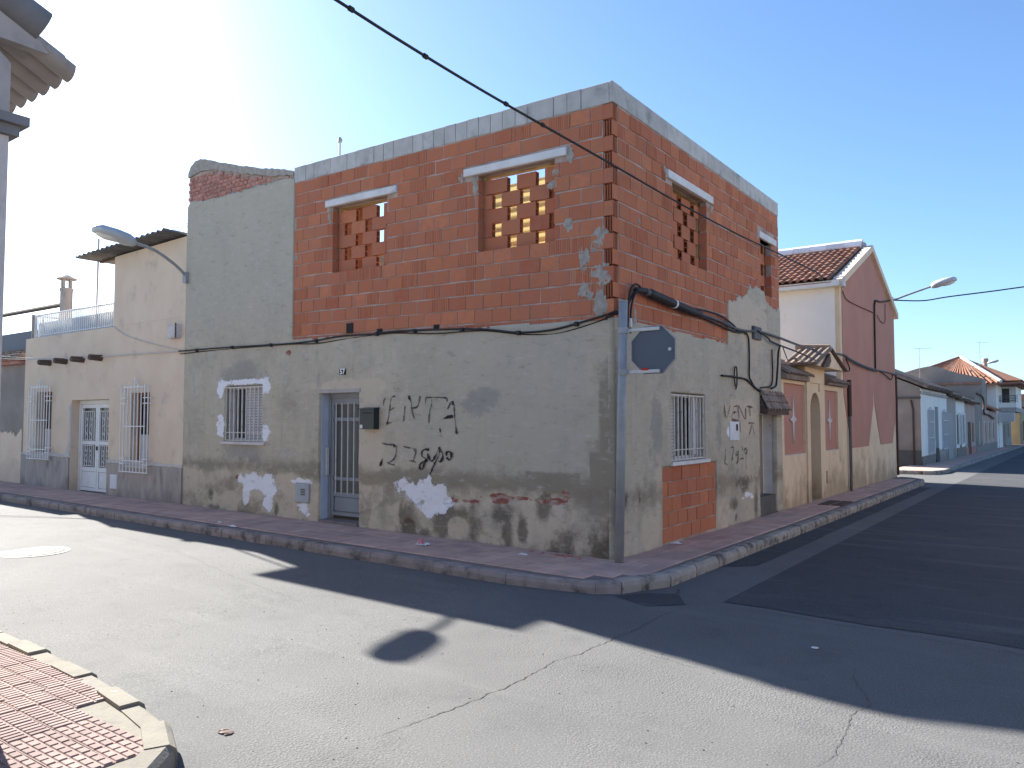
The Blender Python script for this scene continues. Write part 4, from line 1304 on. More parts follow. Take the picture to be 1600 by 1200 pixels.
# --- things fixed to the corner house
mbx = thing('mailbox', 'dark green metal mailbox with white sticker on the wall right of the grey door', 'mailbox', (-3.70, -0.02, 1.49))
MB().box(-3.835, -3.56, -0.115, -0.018, 1.49, 1.76).build('body', MAILBOX, mbx)
MB().prismx([(-0.018, 1.785), (-0.125, 1.768), (-0.13, 1.755), (-0.018, 1.7615)], -3.842, -3.553).build('lid', MAILBOX, mbx)
MB().box(-3.80, -3.60, -0.1175, -0.1155, 1.70, 1.715).build('slot', BLACK, mbx)
MB().box(-3.825, -3.775, -0.1175, -0.1155, 1.50, 1.55).build('sticker', PAPER, mbx)

np_ = thing('house_number', 'small black and white house number tile above the grey front door', 'house number', (-4.29, -0.015, 2.24))
MB().box(-4.355, -4.225, -0.024, -0.006, 2.248, 2.332).build('plate', BLACK, np_)
fc = bpy.data.curves.new('digits', 'FONT')
fc.body = '57'
fc.size = 0.105
fc.align_x = 'CENTER'
fc.align_y = 'CENTER'
fc.offset = 0.004
fc.materials.append(WHITE)
tmp_o = bpy.data.objects.new('digits', fc)
COL.objects.link(tmp_o)
dme = bpy.data.meshes.new_from_object(tmp_o.evaluated_get(bpy.context.evaluated_depsgraph_get()))
bpy.data.objects.remove(tmp_o)
dg = link('digits', dme, np_, (0.0, -0.0115, 0.05), (rad(90), 0, 0))

gb = thing('gas_meter_box', 'grey gas cupboard with vent slits low on the wall left of the grey door', 'utility box', (-5.14, 0, 0.41))
MB().cbox(-5.29, -4.985, -0.026, 0.1, 0.415, 0.688, 0.006).build('door', GASGREY, gb)
mb = MB()
for i in range(4):
    mb.box(-5.16 + .012 * i * 0, -5.06, -0.0285, -0.0245, 0.60 - i * .026, 0.612 - i * .026)
mb.build('vent_slit', DARK, gb)

mt = thing('water_meter_box', 'white meter cupboard with black window on the right wall by the side door', 'utility box', (0, 3.57, 1.32))
MB().cbox(3.38, 3.755, -0.028, 0.05, 1.32, 1.59, 0.006).build('door', METERW, mt, ROT)
MB().box(3.62, 3.69, -0.031, -0.0285, 1.46, 1.555).build('window', DARK, mt, ROT)
jb = tag(MB().cbox(4.40, 4.74, -0.06, 0.03, 2.865, 3.07, 0.01).build('junction_box', GREYCABLE, None, ROT, loc=(0, 4.57, 2.97)), 'square dark grey junction box on the upper right wall where the cables part', 'junction box')

# --- stop sign seen from behind, at the corner
ss = thing('stop_sign', 'back of an octagonal stop sign on a grey pole at the house corner', 'traffic sign', (0.10, -0.10, 0.12))
MB().tube([(0.10, -0.10, 0.10), (0.165, -0.095, 2.86)], 0.047, 16).build('pole', GALV, ss, None, True)
MB().tube([(0.165, -0.095, 2.862), (0.1655, -0.095, 2.875)], 0.049, 16).build('pole_cap', GALV, ss)
cx, cz, rr = 0.485, 2.335, 0.27
octo = [(cx + rr * math.cos(rad(22.5 + 45 * i)), cz + rr * math.sin(rad(22.5 + 45 * i))) for i in range(8)]
MB().prism(octo, -0.045, -0.040).build('plate', SIGNBACK, ss)
rim = MB()
for i in range(8):
    (a, b), (c, d) = octo[i], octo[(i + 1) % 8]
    k = 0.972
    e = lambda p: (cx + (p[0] - cx) * k, cz + (p[1] - cz) * k)
    rim.prism([(a, b), (c, d), e((c, d)), e((a, b))], -0.058, -0.0455)
rim.build('rim', GALV, ss)
for z in (2.555, 2.115):
    MB().cbox(0.13, 0.56, -0.075, -0.0465, z - .018, z + .018, 0.004).build('bracket', BARS, ss)
    MB().tube([(0.16, -0.095, z - .03), (0.16, -0.095, z + .03)], 0.053, 16).build('clamp', GALV, ss)
MB().lathe([(0.018, 0), (0.018, 0.012)], 0, 0, 8).build('bolt', BARS, ss, Matrix.Translation((0.67, -0.046, 2.335)) @ Matrix.Rotation(rad(90), 4, 'X'))
MB().box(0.36, 0.44, -0.0775, -0.0755, 2.125, 2.15).build('red_sticker', SIGNRED, ss)
MB().prism([(cx + (p[0] - cx) * .985, cz + (p[1] - cz) * .985) for p in octo], -0.0395, -0.0385).build('front_face', SIGNRED, ss)

# ================================================================ cream house on the left
cream = thing('cream_house', 'cream painted house with railed roof terrace, white grilles and white double door', 'house', (-8.32, 0, 0.07))
CD = (-12.40, -10.88, -0.3, 2.02)
CW1 = (-14.0, -13.28, 0.88, 2.22)
CW2 = (-10.08, -9.42, 0.80, 2.12)
wall_holes(MB(), -14.62, -8.31, -0.1, 3.40, [CD, CW1, CW2], 0.0, 0.3).build('front_wall', CREAM, cream)
MB().prism([(-10.79, 3.402), (-8.31, 3.402), (-8.31, 4.80), (-10.79, 4.745)], 0.0, 0.30).build('tower_wall', CREAM, cream)
MB().box(-10.79, -10.5, 0.302, 4.2, 3.402, 4.70).build('tower_wall', CREAM, cream)  # unseen tower side, added so that light is blocked
MB().box(-14.6, -8.33, 0.302, 5.5, 3.1, 3.36).build('terrace_floor', DADO, cream)
MB().box(-14.6, -8.4, 5.5, 5.7, 0.0, 3.38).build('rear_wall', CREAM, cream)
MB().box(-14.6, -14.3, 0.302, 5.5, 0.0, 3.1).build('side_wall', CREAM, cream)
def jag(u0, u1, z0, z1, n=24, a=0.03):
    return [(u0, z0), (u1, z0)] + [(u1 + (u0 - u1) * i / n, z1 + random.uniform(-a, a)) for i in range(n + 1)]
for u0, u1, zt in ((-14.64, -12.42, 0.90), (-10.86, -8.31, 0.845)):
    MB().prism(jag(u0, u1, 0.05, zt - .04, 24, .008), -0.028, -0.002).build('dado', DADO, cream)
    MB().prism([(u0, zt - .03), (u1, zt - .03 - .03 * (u0 > -11))] + [(u1 + (u0 - u1) * i / 12, zt + .035 + random.uniform(-.018, .018) - (.03 * (1 - i / 12) if u0 > -11 else 0)) for i in range(13)], -0.016, -0.001).build('dado_band', TRIMW, cream)
MB().prism([(-12.62, 0.92), (-12.42, 0.92), (-12.42, 1.95), (-12.50, 1.9), (-12.50, 1.15)], -0.010, -0.001).build('plaster_repair', TRIMW, cream)
# door
mb = MB()
for a, b, c, d in ((-12.395, -12.33, .19, 2.015), (-10.95, -10.885, .19, 2.015), (-12.328, -10.952, 1.94, 2.015)):
    mb.box(a, b, 0.15, 0.22, c, d)
cdoor = mb.build('double_door', WHITE, cream)
for a, b in ((-12.325, -11.645), (-11.635, -10.955)):
    m = MB()
    m.box(a, a + .07, 0.16, 0.20, .21, 1.935)
    m.box(b - .07, b, 0.16, 0.20, .21, 1.935)
    for c, d in ((.21, .27), (.60, .68), (1.13, 1.20), (1.86, 1.935)):
        m.box(a + .072, b - .072, 0.16, 0.20, c, d)
    leaf = m.build('door_leaf', WHITE, cdoor)
    MB().cbox(a + .075, b - .075, 0.17, 0.19, .272, .598, .015).build('door_panel', WHITE, leaf)
    MB().box(a + .075, b - .075, 0.196, 0.199, .682, 1.858).build('pane', DGLASS, leaf)
    g = MB()
    for i in range(6):
        u = a + .12 + (b - a - .24) * i / 5
        for c, d in ((.70, 1.12), (1.21, 1.80)):
            g.box(u - .007, u + .007, 0.15, 0.162, c, d)
    for c, d in ((.70, 1.12), (1.21, 1.80)):
        for k in (1, 3):
            uu = a + .12 + (b - a - .24) * (k + .5) / 5
            g.tube([(uu + .05 * math.sin(t * .9), 0.152, c + (d - c) * t / 14) for t in range(15)], 0.007, 5)
        g.box(a + .10, b - .10, 0.150, 0.16, c, c + .012)
        g.box(a + .10, b - .10, 0.150, 0.16, d - .012, d)
    g.build('grille', WHITE, leaf)
MB().box(-11.66, -11.61, 0.145, 0.159, 1.02, 1.10).build('door_handle', BLACK, cdoor)
MB().box(-12.40, -10.88, -0.04, 0.3, 0.05, 0.19).build('door_step', DADO, cream)
# windows with projecting cages
def cage_window(parent, hole, cg, proj):
    MB().box(hole[0], hole[1], 0.20, 0.22, hole[2], hole[3]).build('pane', DGLASS, parent)
    m = MB()
    for a, b, c, d in ((hole[0], hole[0] + .05, hole[2], hole[3]), (hole[1] - .05, hole[1], hole[2], hole[3]), (hole[0] + .05, hole[1] - .05, hole[2], hole[2] + .05), (hole[0] + .05, hole[1] - .05, hole[3] - .05, hole[3]), ((hole[0] + hole[1]) / 2 - .025, (hole[0] + hole[1]) / 2 + .025, hole[2] + .05, hole[3] - .05)):
        m.box(a, b, 0.15, 0.19, c, d)
    m.build('window_frame', WOODO, parent)
    MB().box(hole[0] + .06, hole[1] - .06, 0.152, 0.16, hole[2] + .05, hole[2] + .55).build('blind', SHUTTER, parent)
    u0, u1, z0, z1 = cg
    g = MB()
    for z in (z0, z0 + (z1 - z0) * .13, z0 + (z1 - z0) * .53, z1 - .02):
        g.box(u0 if z in (z0,) else u0 + .12, u1 if z == z0 else u1 - .12, -proj - .008, -proj + .006, z, z + .016)
    for z in (z0 + .14, z0 + .24, z1 - .32, z1 - .22):
        for u in (u0 + .02, u1 - .20):
            g.box(u, u + .18, -proj - .010, -proj + .006, z, z + .016)
        for u in (u0 + .02, u1 - .02):
            g.box(u - .008, u + .008, -proj + .006, 0.0, z, z + .014)
    cgo = g.build('window_cage', WHITE, parent, None, False, 'stuff')
    for i in range(9):
        u = u0 + .03 + (u1 - u0 - .06) * i / 8
        zt = z1 + (0.16 if i == 4 else 0.03 if i % 2 else 0.0)
        MB().box(u - .008, u + .008, -proj - .007, -proj + .007, z0, zt).build('cage_bar', WHITE, cgo)
    uc = (u0 + u1) / 2
    MB().tube([(uc - .2, -proj, z1), (uc - .08, -proj, z1 + .05), (uc, -proj, z1 + .15), (uc + .08, -proj, z1 + .05), (uc + .2, -proj, z1)], .006, 5).build('cage_crest', WHITE, cgo)
    MB().box(hole[0] - .05, hole[1] + .05, -0.06, 0.1, hole[2] - .05, hole[2] - .002).build('window_sill', TRIMW, parent)
cage_window(cream, CW1, (-14.16, -13.12, .80, 2.33), 0.10)
cage_window(cream, CW2, (-10.26, -9.26, .67, 2.23), 0.10)
# roof of the stair tower: corrugated sheet
mb = MB()
xs = np.linspace(-11.62, -8.36, 70)
prof = [(float(x), 4.775 + 0.024 * (x + 11.62) + 0.028 * math.sin(x * 2 * math.pi / 0.177)) for x in xs]
mb.prism([(x, z + .012) for x, z in prof] + [(x, z) for x, z in prof[::-1]], -0.36, 4.3)
cro = mb.build('tower_roof', FIBRO, cream)
MB().box(-11.5, -8.40, 0.05, 0.12, 4.725, 4.765).build('roof_batten', WOOD, cro)
# terrace railing
mb = MB()
mb.tube([(-14.35, 0.06, 3.90), (-10.80, 0.06, 3.87)], 0.018, 6)
mb.tube([(-14.35, 0.06, 3.46), (-10.80, 0.06, 3.44)], 0.012, 6)
mb.tube([(-14.35, 0.06, 3.90), (-14.35, 2.6, 3.90)], 0.018, 6)
rail = mb.build('terrace_railing', WHITE, cream)
MB().box(-14.3, -10.80, 0.13, 0.20, 3.362, 3.74).build('terrace_parapet', SIGNBACK2, cream)
for i in range(42):
    x = -14.33 + i * 0.0855
    MB().box(x - .011, x + .011, 0.05, 0.07, 3.405, 3.885 - 0.03 * i / 42).build('baluster', WHITE, rail)
for i in range(1, 16):
    MB().box(-14.36, -14.34, 0.06 + i * .16, 0.08 + i * .16, 3.405, 3.885).build('baluster', WHITE, rail)
MB().box(-14.42, -14.37, 0.02, 0.12, 3.402, 3.93).build('end_post', DADO, cream)
MB().tube([(-11.70, 0.11, 3.37), (-11.68, 0.11, 5.25)], 0.018, 6).build('clothes_pole', DADO, cream)
# cowl chimney on the terrace
ch = MB()
ch.lathe([(0.125, 3.37), (0.125, 4.48), (0.14, 4.49), (0.14, 4.54), (0.115, 4.55)], -14.02, 0.55, 14)
cho = ch.build('chimney', DADO, cream)
mb = MB()
for q in range(4):
    a = q * math.pi / 2 + 0.5
    mb.box(-14.02 + .10 * math.cos(a) - .025, -14.02 + .10 * math.cos(a) + .025, 0.55 + .10 * math.sin(a) - .025, 0.55 + .10 * math.sin(a) + .025, 4.552, 4.74)
mb.lathe([(0.20, 4.742), (0.21, 4.76), (0.05, 4.84)], -14.02, 0.55, 14)
mb.build('chimney_cowl', DADO, cho)
# stubs of old beams in the facade
for x in (-13.40, -12.68, -11.95, -11.22):
    MB().tube([(x, 0.05, 2.82), (x + .01, -0.24, 2.825)], [0.065, 0.055], 8).build('beam_end', WOOD, cream)
cb = thing('fuse_box', 'small pinkish box with a cover on the cream tower wall beside the grey gable', 'junction box', (-8.6, -0.02, 3.0))
MB().cbox(-8.72, -8.44, -0.10, -0.002, 3.03, 3.27, .01).build('body', TRIMW, cb)
MB().box(-8.46, -8.43, -0.11, -0.10, 3.03, 3.29).build('cover_edge', WOOD, cb)
gb2 = tag(MB().cbox(-10.70, -10.44, -0.045, 0.01, 0.33, 0.60, .01).build('gas_meter_box', METERW, None, None, loc=(-10.57, 0, .33)), 'white gas cupboard at ankle height right of the white double door', 'utility box')

def antenna(loc, h, label, elems, dirv, ln=0.7):
    x, y, z = loc
    a = thing('tv_antenna', label, 'antenna', loc)
    MB().tube([(x, y, z), (x, y, z + h)], 0.014, 6).build('mast', GALV, a)
    d = Vector(dirv).normalized()
    n = Vector((-d.y, d.x, 0))
    b = Vector((x, y, z + h - .03))
    m = MB()
    m.tube([b - d * ln * .3, b + d * ln * .7], 0.009, 5)
    for i in range(elems):
        c = b + d * (ln * (-.28 + i / max(1, elems - 1) * .95))
        m.tube([c - n * .16, c + n * .16], 0.006, 4)
    m.build('aerial', GALV, a)
    return a
an = thing('tv_antenna', 'thin television aerial above the grey canopy roof of the cream house', 'antenna', (-10.30, 1.2, 4.8))
MB().tube([(-10.30, 1.2, 4.80), (-10.30, 1.2, 5.62)], 0.014, 6).build('mast', GALV, an)
mb = MB()
for z in (5.46, 5.60):
    mb.tube([(-11.2, 1.2, z - .06), (-10.25, 1.2, z)], 0.008, 5)
for x in (-11.1, -10.9, -10.7, -10.5):
    mb.tube([(x, 1.05, 5.50), (x, 1.35, 5.50)], 0.005, 4)
mb.build('aerial', GALV, an)
pp = thing('roof_pole', 'thin pole with a round tip standing behind the concrete coping', 'pole', (-4.88, 0.4, 2.68))
MB().tube([(-4.88, 0.4, 2.68), (-4.88, 0.4, 5.84)], 0.014, 6).build('shaft', GALV, pp)
MB().lathe([(0.01, 5.80), (0.035, 5.83), (0.035, 5.87), (0.01, 5.90)], -4.88, 0.4, 8).build('tip', GALV, pp)

# ================================================================ ruined neighbour at the far left
ru = thing('derelict_house', 'derelict grey house with flaking plaster left of the cream house', 'house', (-18, 0, 0.13))
MB().box(-30, -14.66, 0.02, 0.32, 0, 2.86).build('front_wall', GREYWALL, ru)
MB().prism([(-15.9, .1), (-14.67, .1)] + [(-14.67 - 1.23 * i / 40, 1.35 + .35 * (float(fbm(i * .21, 3.3, 4)) - .5) + .22 * (float(fbm(i * .9, 7.3, 5)) - .5)) for i in range(41)], -0.012, 0.018).build('plaster_patch', CREAM, ru)
MB().box(-30, -14.68, -0.10, 0.35, 2.862, 2.93).build('eave_board', OLDBRICK, ru)
ob = MB()
ob.prismx([(-0.12, 2.932), (1.3, 3.38), (1.3, 3.42), (-0.14, 2.98)], -30, -14.7)
ro_ = ob.build('roof', ROOFT, ru)
tile_rows('roof_tile', ro_, -19, -14.72, 1.3, 3.42, -0.2, 2.96, OLDTILE, None, 0.2, 3, 'stuff', None, False)
MB().box(-30, -14.9, 1.32, 1.6, 2.9, 3.93).build('upper_wall', SIGNBACK, ru)
MB().tube([(-22, 0.9, 4.35), (-14.2, 0.62, 4.22)], 0.05, 6).build('ridge_beam', WOOD, ru)
MB().box(-14.26, -14.16, 0.57, 0.67, 3.37, 4.19).build('beam_post', WOOD, ru)
MB().box(-21.9, -21.8, 0.85, 0.95, 3.1, 4.33).build('beam_post', WOOD, ru)

# ================================================================ near house at the left edge (tiled eave)
nh = thing('near_house', 'near white house at the left edge, only its wall corner and tiled eave showing', 'house', (-0.4, -5.70, 0.12))
MB().box(-14, -0.40, -12, -5.70, -0.05, 3.06).build('wall', TRIMW, nh)
mb = MB()
mb.box(-14.02, -0.375, -12, -5.66, 3.062, 3.115)
mb.box(-14.05, -0.345, -12, -5.625, 3.117, 3.165)
mb.build('cornice_band', BAND, nh)
MB().prismx([(-5.70, 3.167), (-5.70, 3.44), (-5.95, 3.66), (-9.5, 4.8), (-9.5, 3.167)], -13.9, -0.40).build('gable', STONEC, nh)
def eave_tile(x, ya, za, yb, zb2, ra, rb_, up):
    m = MB()
    vs = []
    for (y, z, r) in ((ya, za, ra), (yb, zb2, rb_)):
        for q in range(9):
            an_ = math.pi * q / 8
            vs.append((x + r * math.cos(an_), y, z + up * r * .85 * math.sin(an_)))
        for q in range(8, -1, -1):
            an_ = math.pi * q / 8
            vs.append((x + r * .82 * math.cos(an_), y, z + up * r * .65 * math.sin(an_)))
    fs = [(q, (q + 1) % 18, 18 + (q + 1) % 18, 18 + q) for q in range(18)] + [(q, q + 1, 16 - q, 17 - q) for q in range(8)] + [(18 + q, 19 + q, 34 - q, 35 - q) for q in range(8)]
    m.add(vs, fs)
    m.build('roof_tile', STONEC, nh, None, True)
for i in range(24):
    x = -0.475 - i * 0.15
    eave_tile(x, -5.98, 3.83, -5.385, 3.545, .066, .080, -1)
    eave_tile(x - .075, -6.0, 3.87, -5.40 - random.uniform(0, .02), 3.585, .060, .072, 1)
    eave_tile(x - .075, -7.0, 4.28, -5.93, 3.86, .060, .072, 1)
# raking verge tiles along the gable end
for k in range(5):
    y0_, z0_ = -5.55 - k * .42, 3.70 + k * .185
    MB().tube([(-.44, y0_ - .50, z0_ + .215), (-.44, y0_, z0_)], [.082, .10], 12).build('verge_tile', BAND, nh, None, True)
MB().prismx([(-5.52, 3.56), (-5.62, 3.68), (-9.5, 5.0), (-9.5, 4.75), (-5.8, 3.56)], -0.47, -0.405).build('verge', STONEC, nh)

# ================================================================ garden wall with arch, beyond the corner house
gw = thing('garden_wall', 'cream garden wall with pink panels, star ornaments and a small arched gateway', 'wall', (0, 8.0, -0.03))
P1, P2, AR = (6.02, 7.32, 1.0, 2.26), (8.62, 9.78, 1.0, 2.22), (7.55, 8.25, -0.3, 1.80)
wall_holes(MB(), 5.87, 10.30, -0.2, 2.32, [P1, P2, (7.55, 8.25, -0.3, 2.16), (8.56, 8.84, .36, .61)], 0.0, 0.30).build('wall', CREAM2, gw, ROT)
MB().box(7.25, 8.60, -0.03, 0.28, 2.322, 2.62).build('portal_top', CREAM2, gw, ROT)
for a, b in ((7.34, 7.548), (8.252, 8.60)):
    MB().box(a, b, -0.03, -0.002, 0.0, 2.32).build('portal_pier', CREAM2, gw, ROT)
arcp = [(7.55, 2.16), (7.55, 1.78)] + [(7.90 - .35 * math.cos(t), 1.78 + .36 * math.sin(t)) for t in np.linspace(0, math.pi, 14)][1:-1] + [(8.25, 1.78), (8.25, 2.16)]
MB().prism(arcp, -0.028, 0.26).build('arch_spandrel', CREAM2, gw, ROT)
MB().box(7.53, 8.27, 0.262, 0.29, 0.0, 2.2).build('gate_leaf', GREYWALL, gw, ROT)
MB().box(7.5, 8.3, -0.05, 0.25, -0.2, 0.10).build('gate_step', CREAM2, gw, ROT)
for p in (P1, P2):
    pn = MB().box(p[0] - .01, p[1] + .01, 0.05, 0.09, p[2] - .01, p[3] + .01).build('pink_panel', PINK, gw, ROT)
    cu, cv = (p[0] + p[1]) / 2, (p[2] + p[3]) / 2 + .0
    st = []
    for q in range(8):
        r_ = (0.37 if q % 4 == 2 else 0.21) if q % 2 == 0 else 0.07
        st.append((cu + r_ * math.cos(q * math.pi / 4) * 1.0, cv + r_ * math.sin(q * math.pi / 4) * 1.15))
    MB().prism(st, 0.025, 0.052).build('star_ornament', TRIMW, pn, ROT)
    MB().box(p[0], p[1], 0.0, 0.05, p[2] - .0, p[2] + .015).build('panel_sill', TRIMW, pn, ROT)
MB().box(8.57, 8.83, 0.1, 0.12, .36, .61).build('vent_grille', RUST, gw, ROT)
# tiled copings and gateway roof
cp = MB().prismx([(-0.10, 2.322), (0.32, 2.322), (0.32, 2.68), (-0.10, 2.40)], 5.88, 7.30).build('wall_coping', OLDTILE, gw, ROT)
tile_rows('roof_tile', cp, 5.86, 7.40, 0.34, 2.72, -0.16, 2.38, OLDTILE, ROT, 0.128, 2)
cp = MB().prismx([(-0.10, 2.322), (0.32, 2.322), (0.32, 2.58), (-0.10, 2.37)], 8.61, 10.26).build('wall_coping', OLDTILE, gw, ROT)
tile_rows('roof_tile', cp, 8.60, 10.28, 0.34, 2.62, -0.16, 2.35, OLDTILE, ROT, 0.128, 2)
pr = MB().prism([(6.95, 2.60), (8.95, 2.60), (7.95, 2.93)], -0.30, 0.30).build('gateway_roof', CREAM2, gw, ROT)
for s in (-1, 1):
    for k in range(5):
        ya = -0.30 + k * 0.13
        m = MB()
        pts = []
        for t, r_ in ((0.0, .052), (1.0, .064)):
            u = 7.95 + s * (0.02 + 1.12 * t)
            zc = 2.96 - 0.36 * t
            for q in range(6):
                an_ = math.pi * q / 5
                pts.append((u + s * .25 * r_ * math.sin(an_), ya + r_ * math.cos(an_), zc + r_ * .9 * math.sin(an_)))
        m.add(pts, [(q, q + 1, 7 + q, 6 + q) for q in range(5)] + [(0, 6, 11, 5), (6, 7, 8, 9, 10, 11), (5, 4, 3, 2, 1, 0)])
        m.build('roof_tile', OLDTILE, pr, ROT)
tile_rows('roof_tile', pr, 8.05, 9.05, 0.1, 2.74, -0.27, 2.58, OLDTILE, ROT, 0.12, 1)
tile_rows('roof_tile', pr, 6.92, 7.85, 0.1, 2.74, -0.27, 2.58, OLDTILE, ROT, 0.12, 1)
MB().tube([(7.95, -0.30, 2.98), (7.95, 0.32, 3.02)], 0.075, 8).build('ridge_tile', OLDTILE, pr, ROT)
MB().prism([(7.25, 2.58), (7.30, 2.62), (7.72, 2.86), (7.80, 2.72), (7.62, 2.6)], -0.36, -0.31).build('broken_plaster', WOOD, pr, ROT)

# ================================================================ pink gabled house
ph = thing('pink_house', 'two storey house with dusty pink gable, white side wall and clay tile roof', 'house', (0, 10.1, -0.05))
Y0, Y1, YR, ZE, ZR = 10.12, 16.43, 13.28, 4.58, 5.86
mb = MB()
mb.prismx([(Y0 + .002, -0.2), (Y1, -0.2), (Y1, ZE), (YR, ZR), (Y0 + .002, ZE)], -9.0, -0.004)
mb.build('gable_wall', CREAM2, ph)
zig = [(Y0 + .18, 1.01), (10.95, 1.0), (12.70, 1.0), (13.33, 2.0), (13.37, 2.28), (13.49, 2.28), (13.52, 2.0), (14.16, 1.0), (15.72, 1.0), (16.28, 1.65), (16.34, 2.0), (16.34, ZE - .02), (YR, ZR - .06), (Y0 + .18, ZE - .02)]
zig = [(Y0 + .18, 2.2), (Y0 + .42, 1.7), (10.98, 1.0)] + zig[2:]
MB().prism(zig, -0.010, 0.003).build('pink_render', PINK, ph, ROT)
wall_holes(MB(), -9.0, -0.10, -0.2, ZE, [], Y0 - 0.012, Y0 + .001).build('white_side_wall', WHITEWALL, ph)
MB().box(-9.0, 0.03, Y0 - .24, Y0 - .013, ZE - .09, ZE + .03).build('gutter', WHITE, ph)
# raking verges
for s in (-1, 1):
    ye = Y0 - .16 if s < 0 else Y1 + .16
    zl = lambda y: ZR + .02 - (ZR - ZE) / (YR - Y0) * abs(y - YR)
    MB().prism([(YR, zl(YR) + .10), (YR, zl(YR) - .06), (ye, zl(ye) - .06), (ye, zl(ye) + .10)], -0.09, 0.10).build('raking_verge', CREAM, ph, ROT)
MB().prism([(Y0 - .2, 4.50), (Y0 + .16, 4.50), (Y0 + .12, 4.72), (Y0 - .02, 4.72)], -0.10, 0.10).build('verge_foot', TRIMW, ph, ROT)
sl = (ZR - ZE) / (YR - Y0)
mb = MB()
mb.prismx([(Y0 - .25, ZE + .0), (YR, ZR + .06), (YR, ZR - .04), (Y0 - .2, ZE - .08)], -9.0, -0.11)
mb.prismx([(Y1 + .25, ZE + .0), (YR + .001, ZR + .06), (YR + .001, ZR - .04), (Y1 + .2, ZE - .08)], -9.0, -0.11)
roof = mb.build('roof', ROOFT, ph)
tile_rows('roof_tile', roof, -6.6, -0.15, YR - .05, ZR + .09, Y0 - .30, ZE + .02, ROOFT, None, 0.16, 12, 'stuff', None, False)
for i in range(16):
    x0 = -0.15 - i * 0.42
    MB().tube([(x0, YR, ZR + .13), (x0 - .44, YR, ZR + .16)], [0.175, 0.15], 10).build('ridge_tile', RIDGE, roof)
MB().cbox(-0.62, -0.08, YR - .12, YR + .12, ZR + .02, ZR + .20, .02).build('ridge_end', STONEC, roof)
MB().tube([(0.05, 10.62, -0.06), (0.05, 10.62, 1.72)], 0.032, 8).build('drain_pipe', GREYCABLE, ph)
MB().tube([(0.05, 10.62, 1.70), (0.05, 10.62, 2.50)], 0.045, 8).build('drain_pipe', RUST, ph)

# ================================================================ street lamps
def street_lamp(label, head, axis, arm, group='street lamps on wall brackets'):
    """head: tip and heel of the lantern; arm: path from heel to wall"""
    tip, heel = Vector(head[0]), Vector(head[1])
    L_ = (heel - tip).length
    d = (heel - tip).normalized()
    side = Vector(axis).normalized()
    up = side.cross(d)
    if up.z < 0:
        up = -up
    t = thing('street_lamp', label, 'street lamp', tuple(arm[-1]), group)
    def loft(secs, mb):
        vs = []
        for s, w, h0, h1 in secs:
            c = tip + d * (s * L_)
            for k in range(12):
                q = 2 * math.pi * k / 12
                v = math.sin(q)
                vs.append(c + side * (w * math.cos(q)) + up * (v * (h1 if v > 0 else h0)))
        n = len(secs)
        mb.add(vs, [(i * 12 + k, i * 12 + (k + 1) % 12, (i + 1) * 12 + (k + 1) % 12, (i + 1) * 12 + k) for i in range(n - 1) for k in range(12)] + [tuple(range(11, -1, -1)), tuple(range((n - 1) * 12, n * 12))])
        return mb
    loft([(0, .05, .03, .03), (.04, .115, .05, .06), (.15, .155, .06, .10), (.5, .165, .07, .12), (.8, .14, .085, .115), (.95, .085, .07, .085), (1.0, .05, .045, .05)], MB()).build('housing', LAMPG, t, None, True)
    loft([(.07, .03, .05, 0), (.12, .085, .085, 0), (.32, .105, .11, 0), (.55, .09, .095, 0), (.60, .03, .06, 0)], MB()).build('bowl', LAMPW, t, None, True)
    MB().tube(smooth_path(arm, 5), 0.026, 8).build('arm', GALV, t, None, True)
    w = Vector(arm[-1])
    MB().box(w.x - .05, w.x + .05, w.y - .05, w.y + .05, w.z - .09, w.z + .09).build('bracket', GALV, t)
    return t
street_lamp('grey street lamp reaching out from the grey gable beside the cream house', [(-8.27, -1.60, 4.60), (-8.27, -0.93, 4.49)], (1, 0, 0),
            [(-8.27, -0.95, 4.495), (-8.27, -0.62, 4.44), (-8.27, -0.34, 4.31), (-8.27, -0.14, 4.18), (-8.27, -0.02, 4.06)])
street_lamp('grey street lamp standing out over the street from the pink gable', [(1.62, 15.9, 5.36), (1.02, 15.9, 5.22)], (0, 1, 0),
            [(1.04, 15.9, 5.225), (0.75, 15.9, 5.14), (0.45, 15.9, 5.05), (0.2, 15.9, 4.97), (0.03, 15.9, 4.93)])

# ================================================================ far row of houses
def gzf(y):
    return gz(0, y)
XF = -0.5
f1 = thing('white_row_house', 'low white row house with two arched grilles beyond the cross street', 'house', (XF, 24.3, gzf(24.3)))
def side_prism(mb, y0, y1, zb, zt, x1=XF, depth=7.0, rise=1.6):
    """body with the facade on x=x1 and a roof that rises away from the street"""
    mb.prism([(x1, zb), (x1, zt), (x1 - depth * .5, zt + rise), (x1 - depth, zt), (x1 - depth, zb)], y0, y1)
    return mb
side_prism(MB(), 24.3, 31.48, -0.5, 2.84).build('body', GREYWALL, f1)
FX = lambda: Matrix.Translation((XF, 0, 0)) @ ROT
def fac(parent, name, u0, u1, z0, z1, m, y0=-0.02, y1=-0.002):
    return MB().box(u0, u1, y0, y1, z0, z1).build(name, m, parent, FX())
def arch_poly(u0, u1, z0, z1, k=9):
    r_ = (u1 - u0) / 2
    return [(u0, z0), (u1, z0)] + [((u0 + u1) / 2 + r_ * math.cos(t), z1 - r_ * .35 + r_ * .35 * math.sin(t)) for t in np.linspace(0, math.pi, k)]
fac(f1, 'white_front', 24.31, 31.45, .30, 2.80, WHITEWALL)
fac(f1, 'dado', 24.31, 27.6, -0.3, .30, GREYWALL, -0.035)
fac(f1, 'dado', 28.8, 31.45, -0.3, .42, DADO, -0.035)
fac(f1, 'side_dado', 24.31, 24.32, 0, 0.1, DARKDADO)
MB().box(XF - 6.8, XF - .01, 24.27, 24.296, -.4, .52).build('side_dado', DARKDADO, f1)
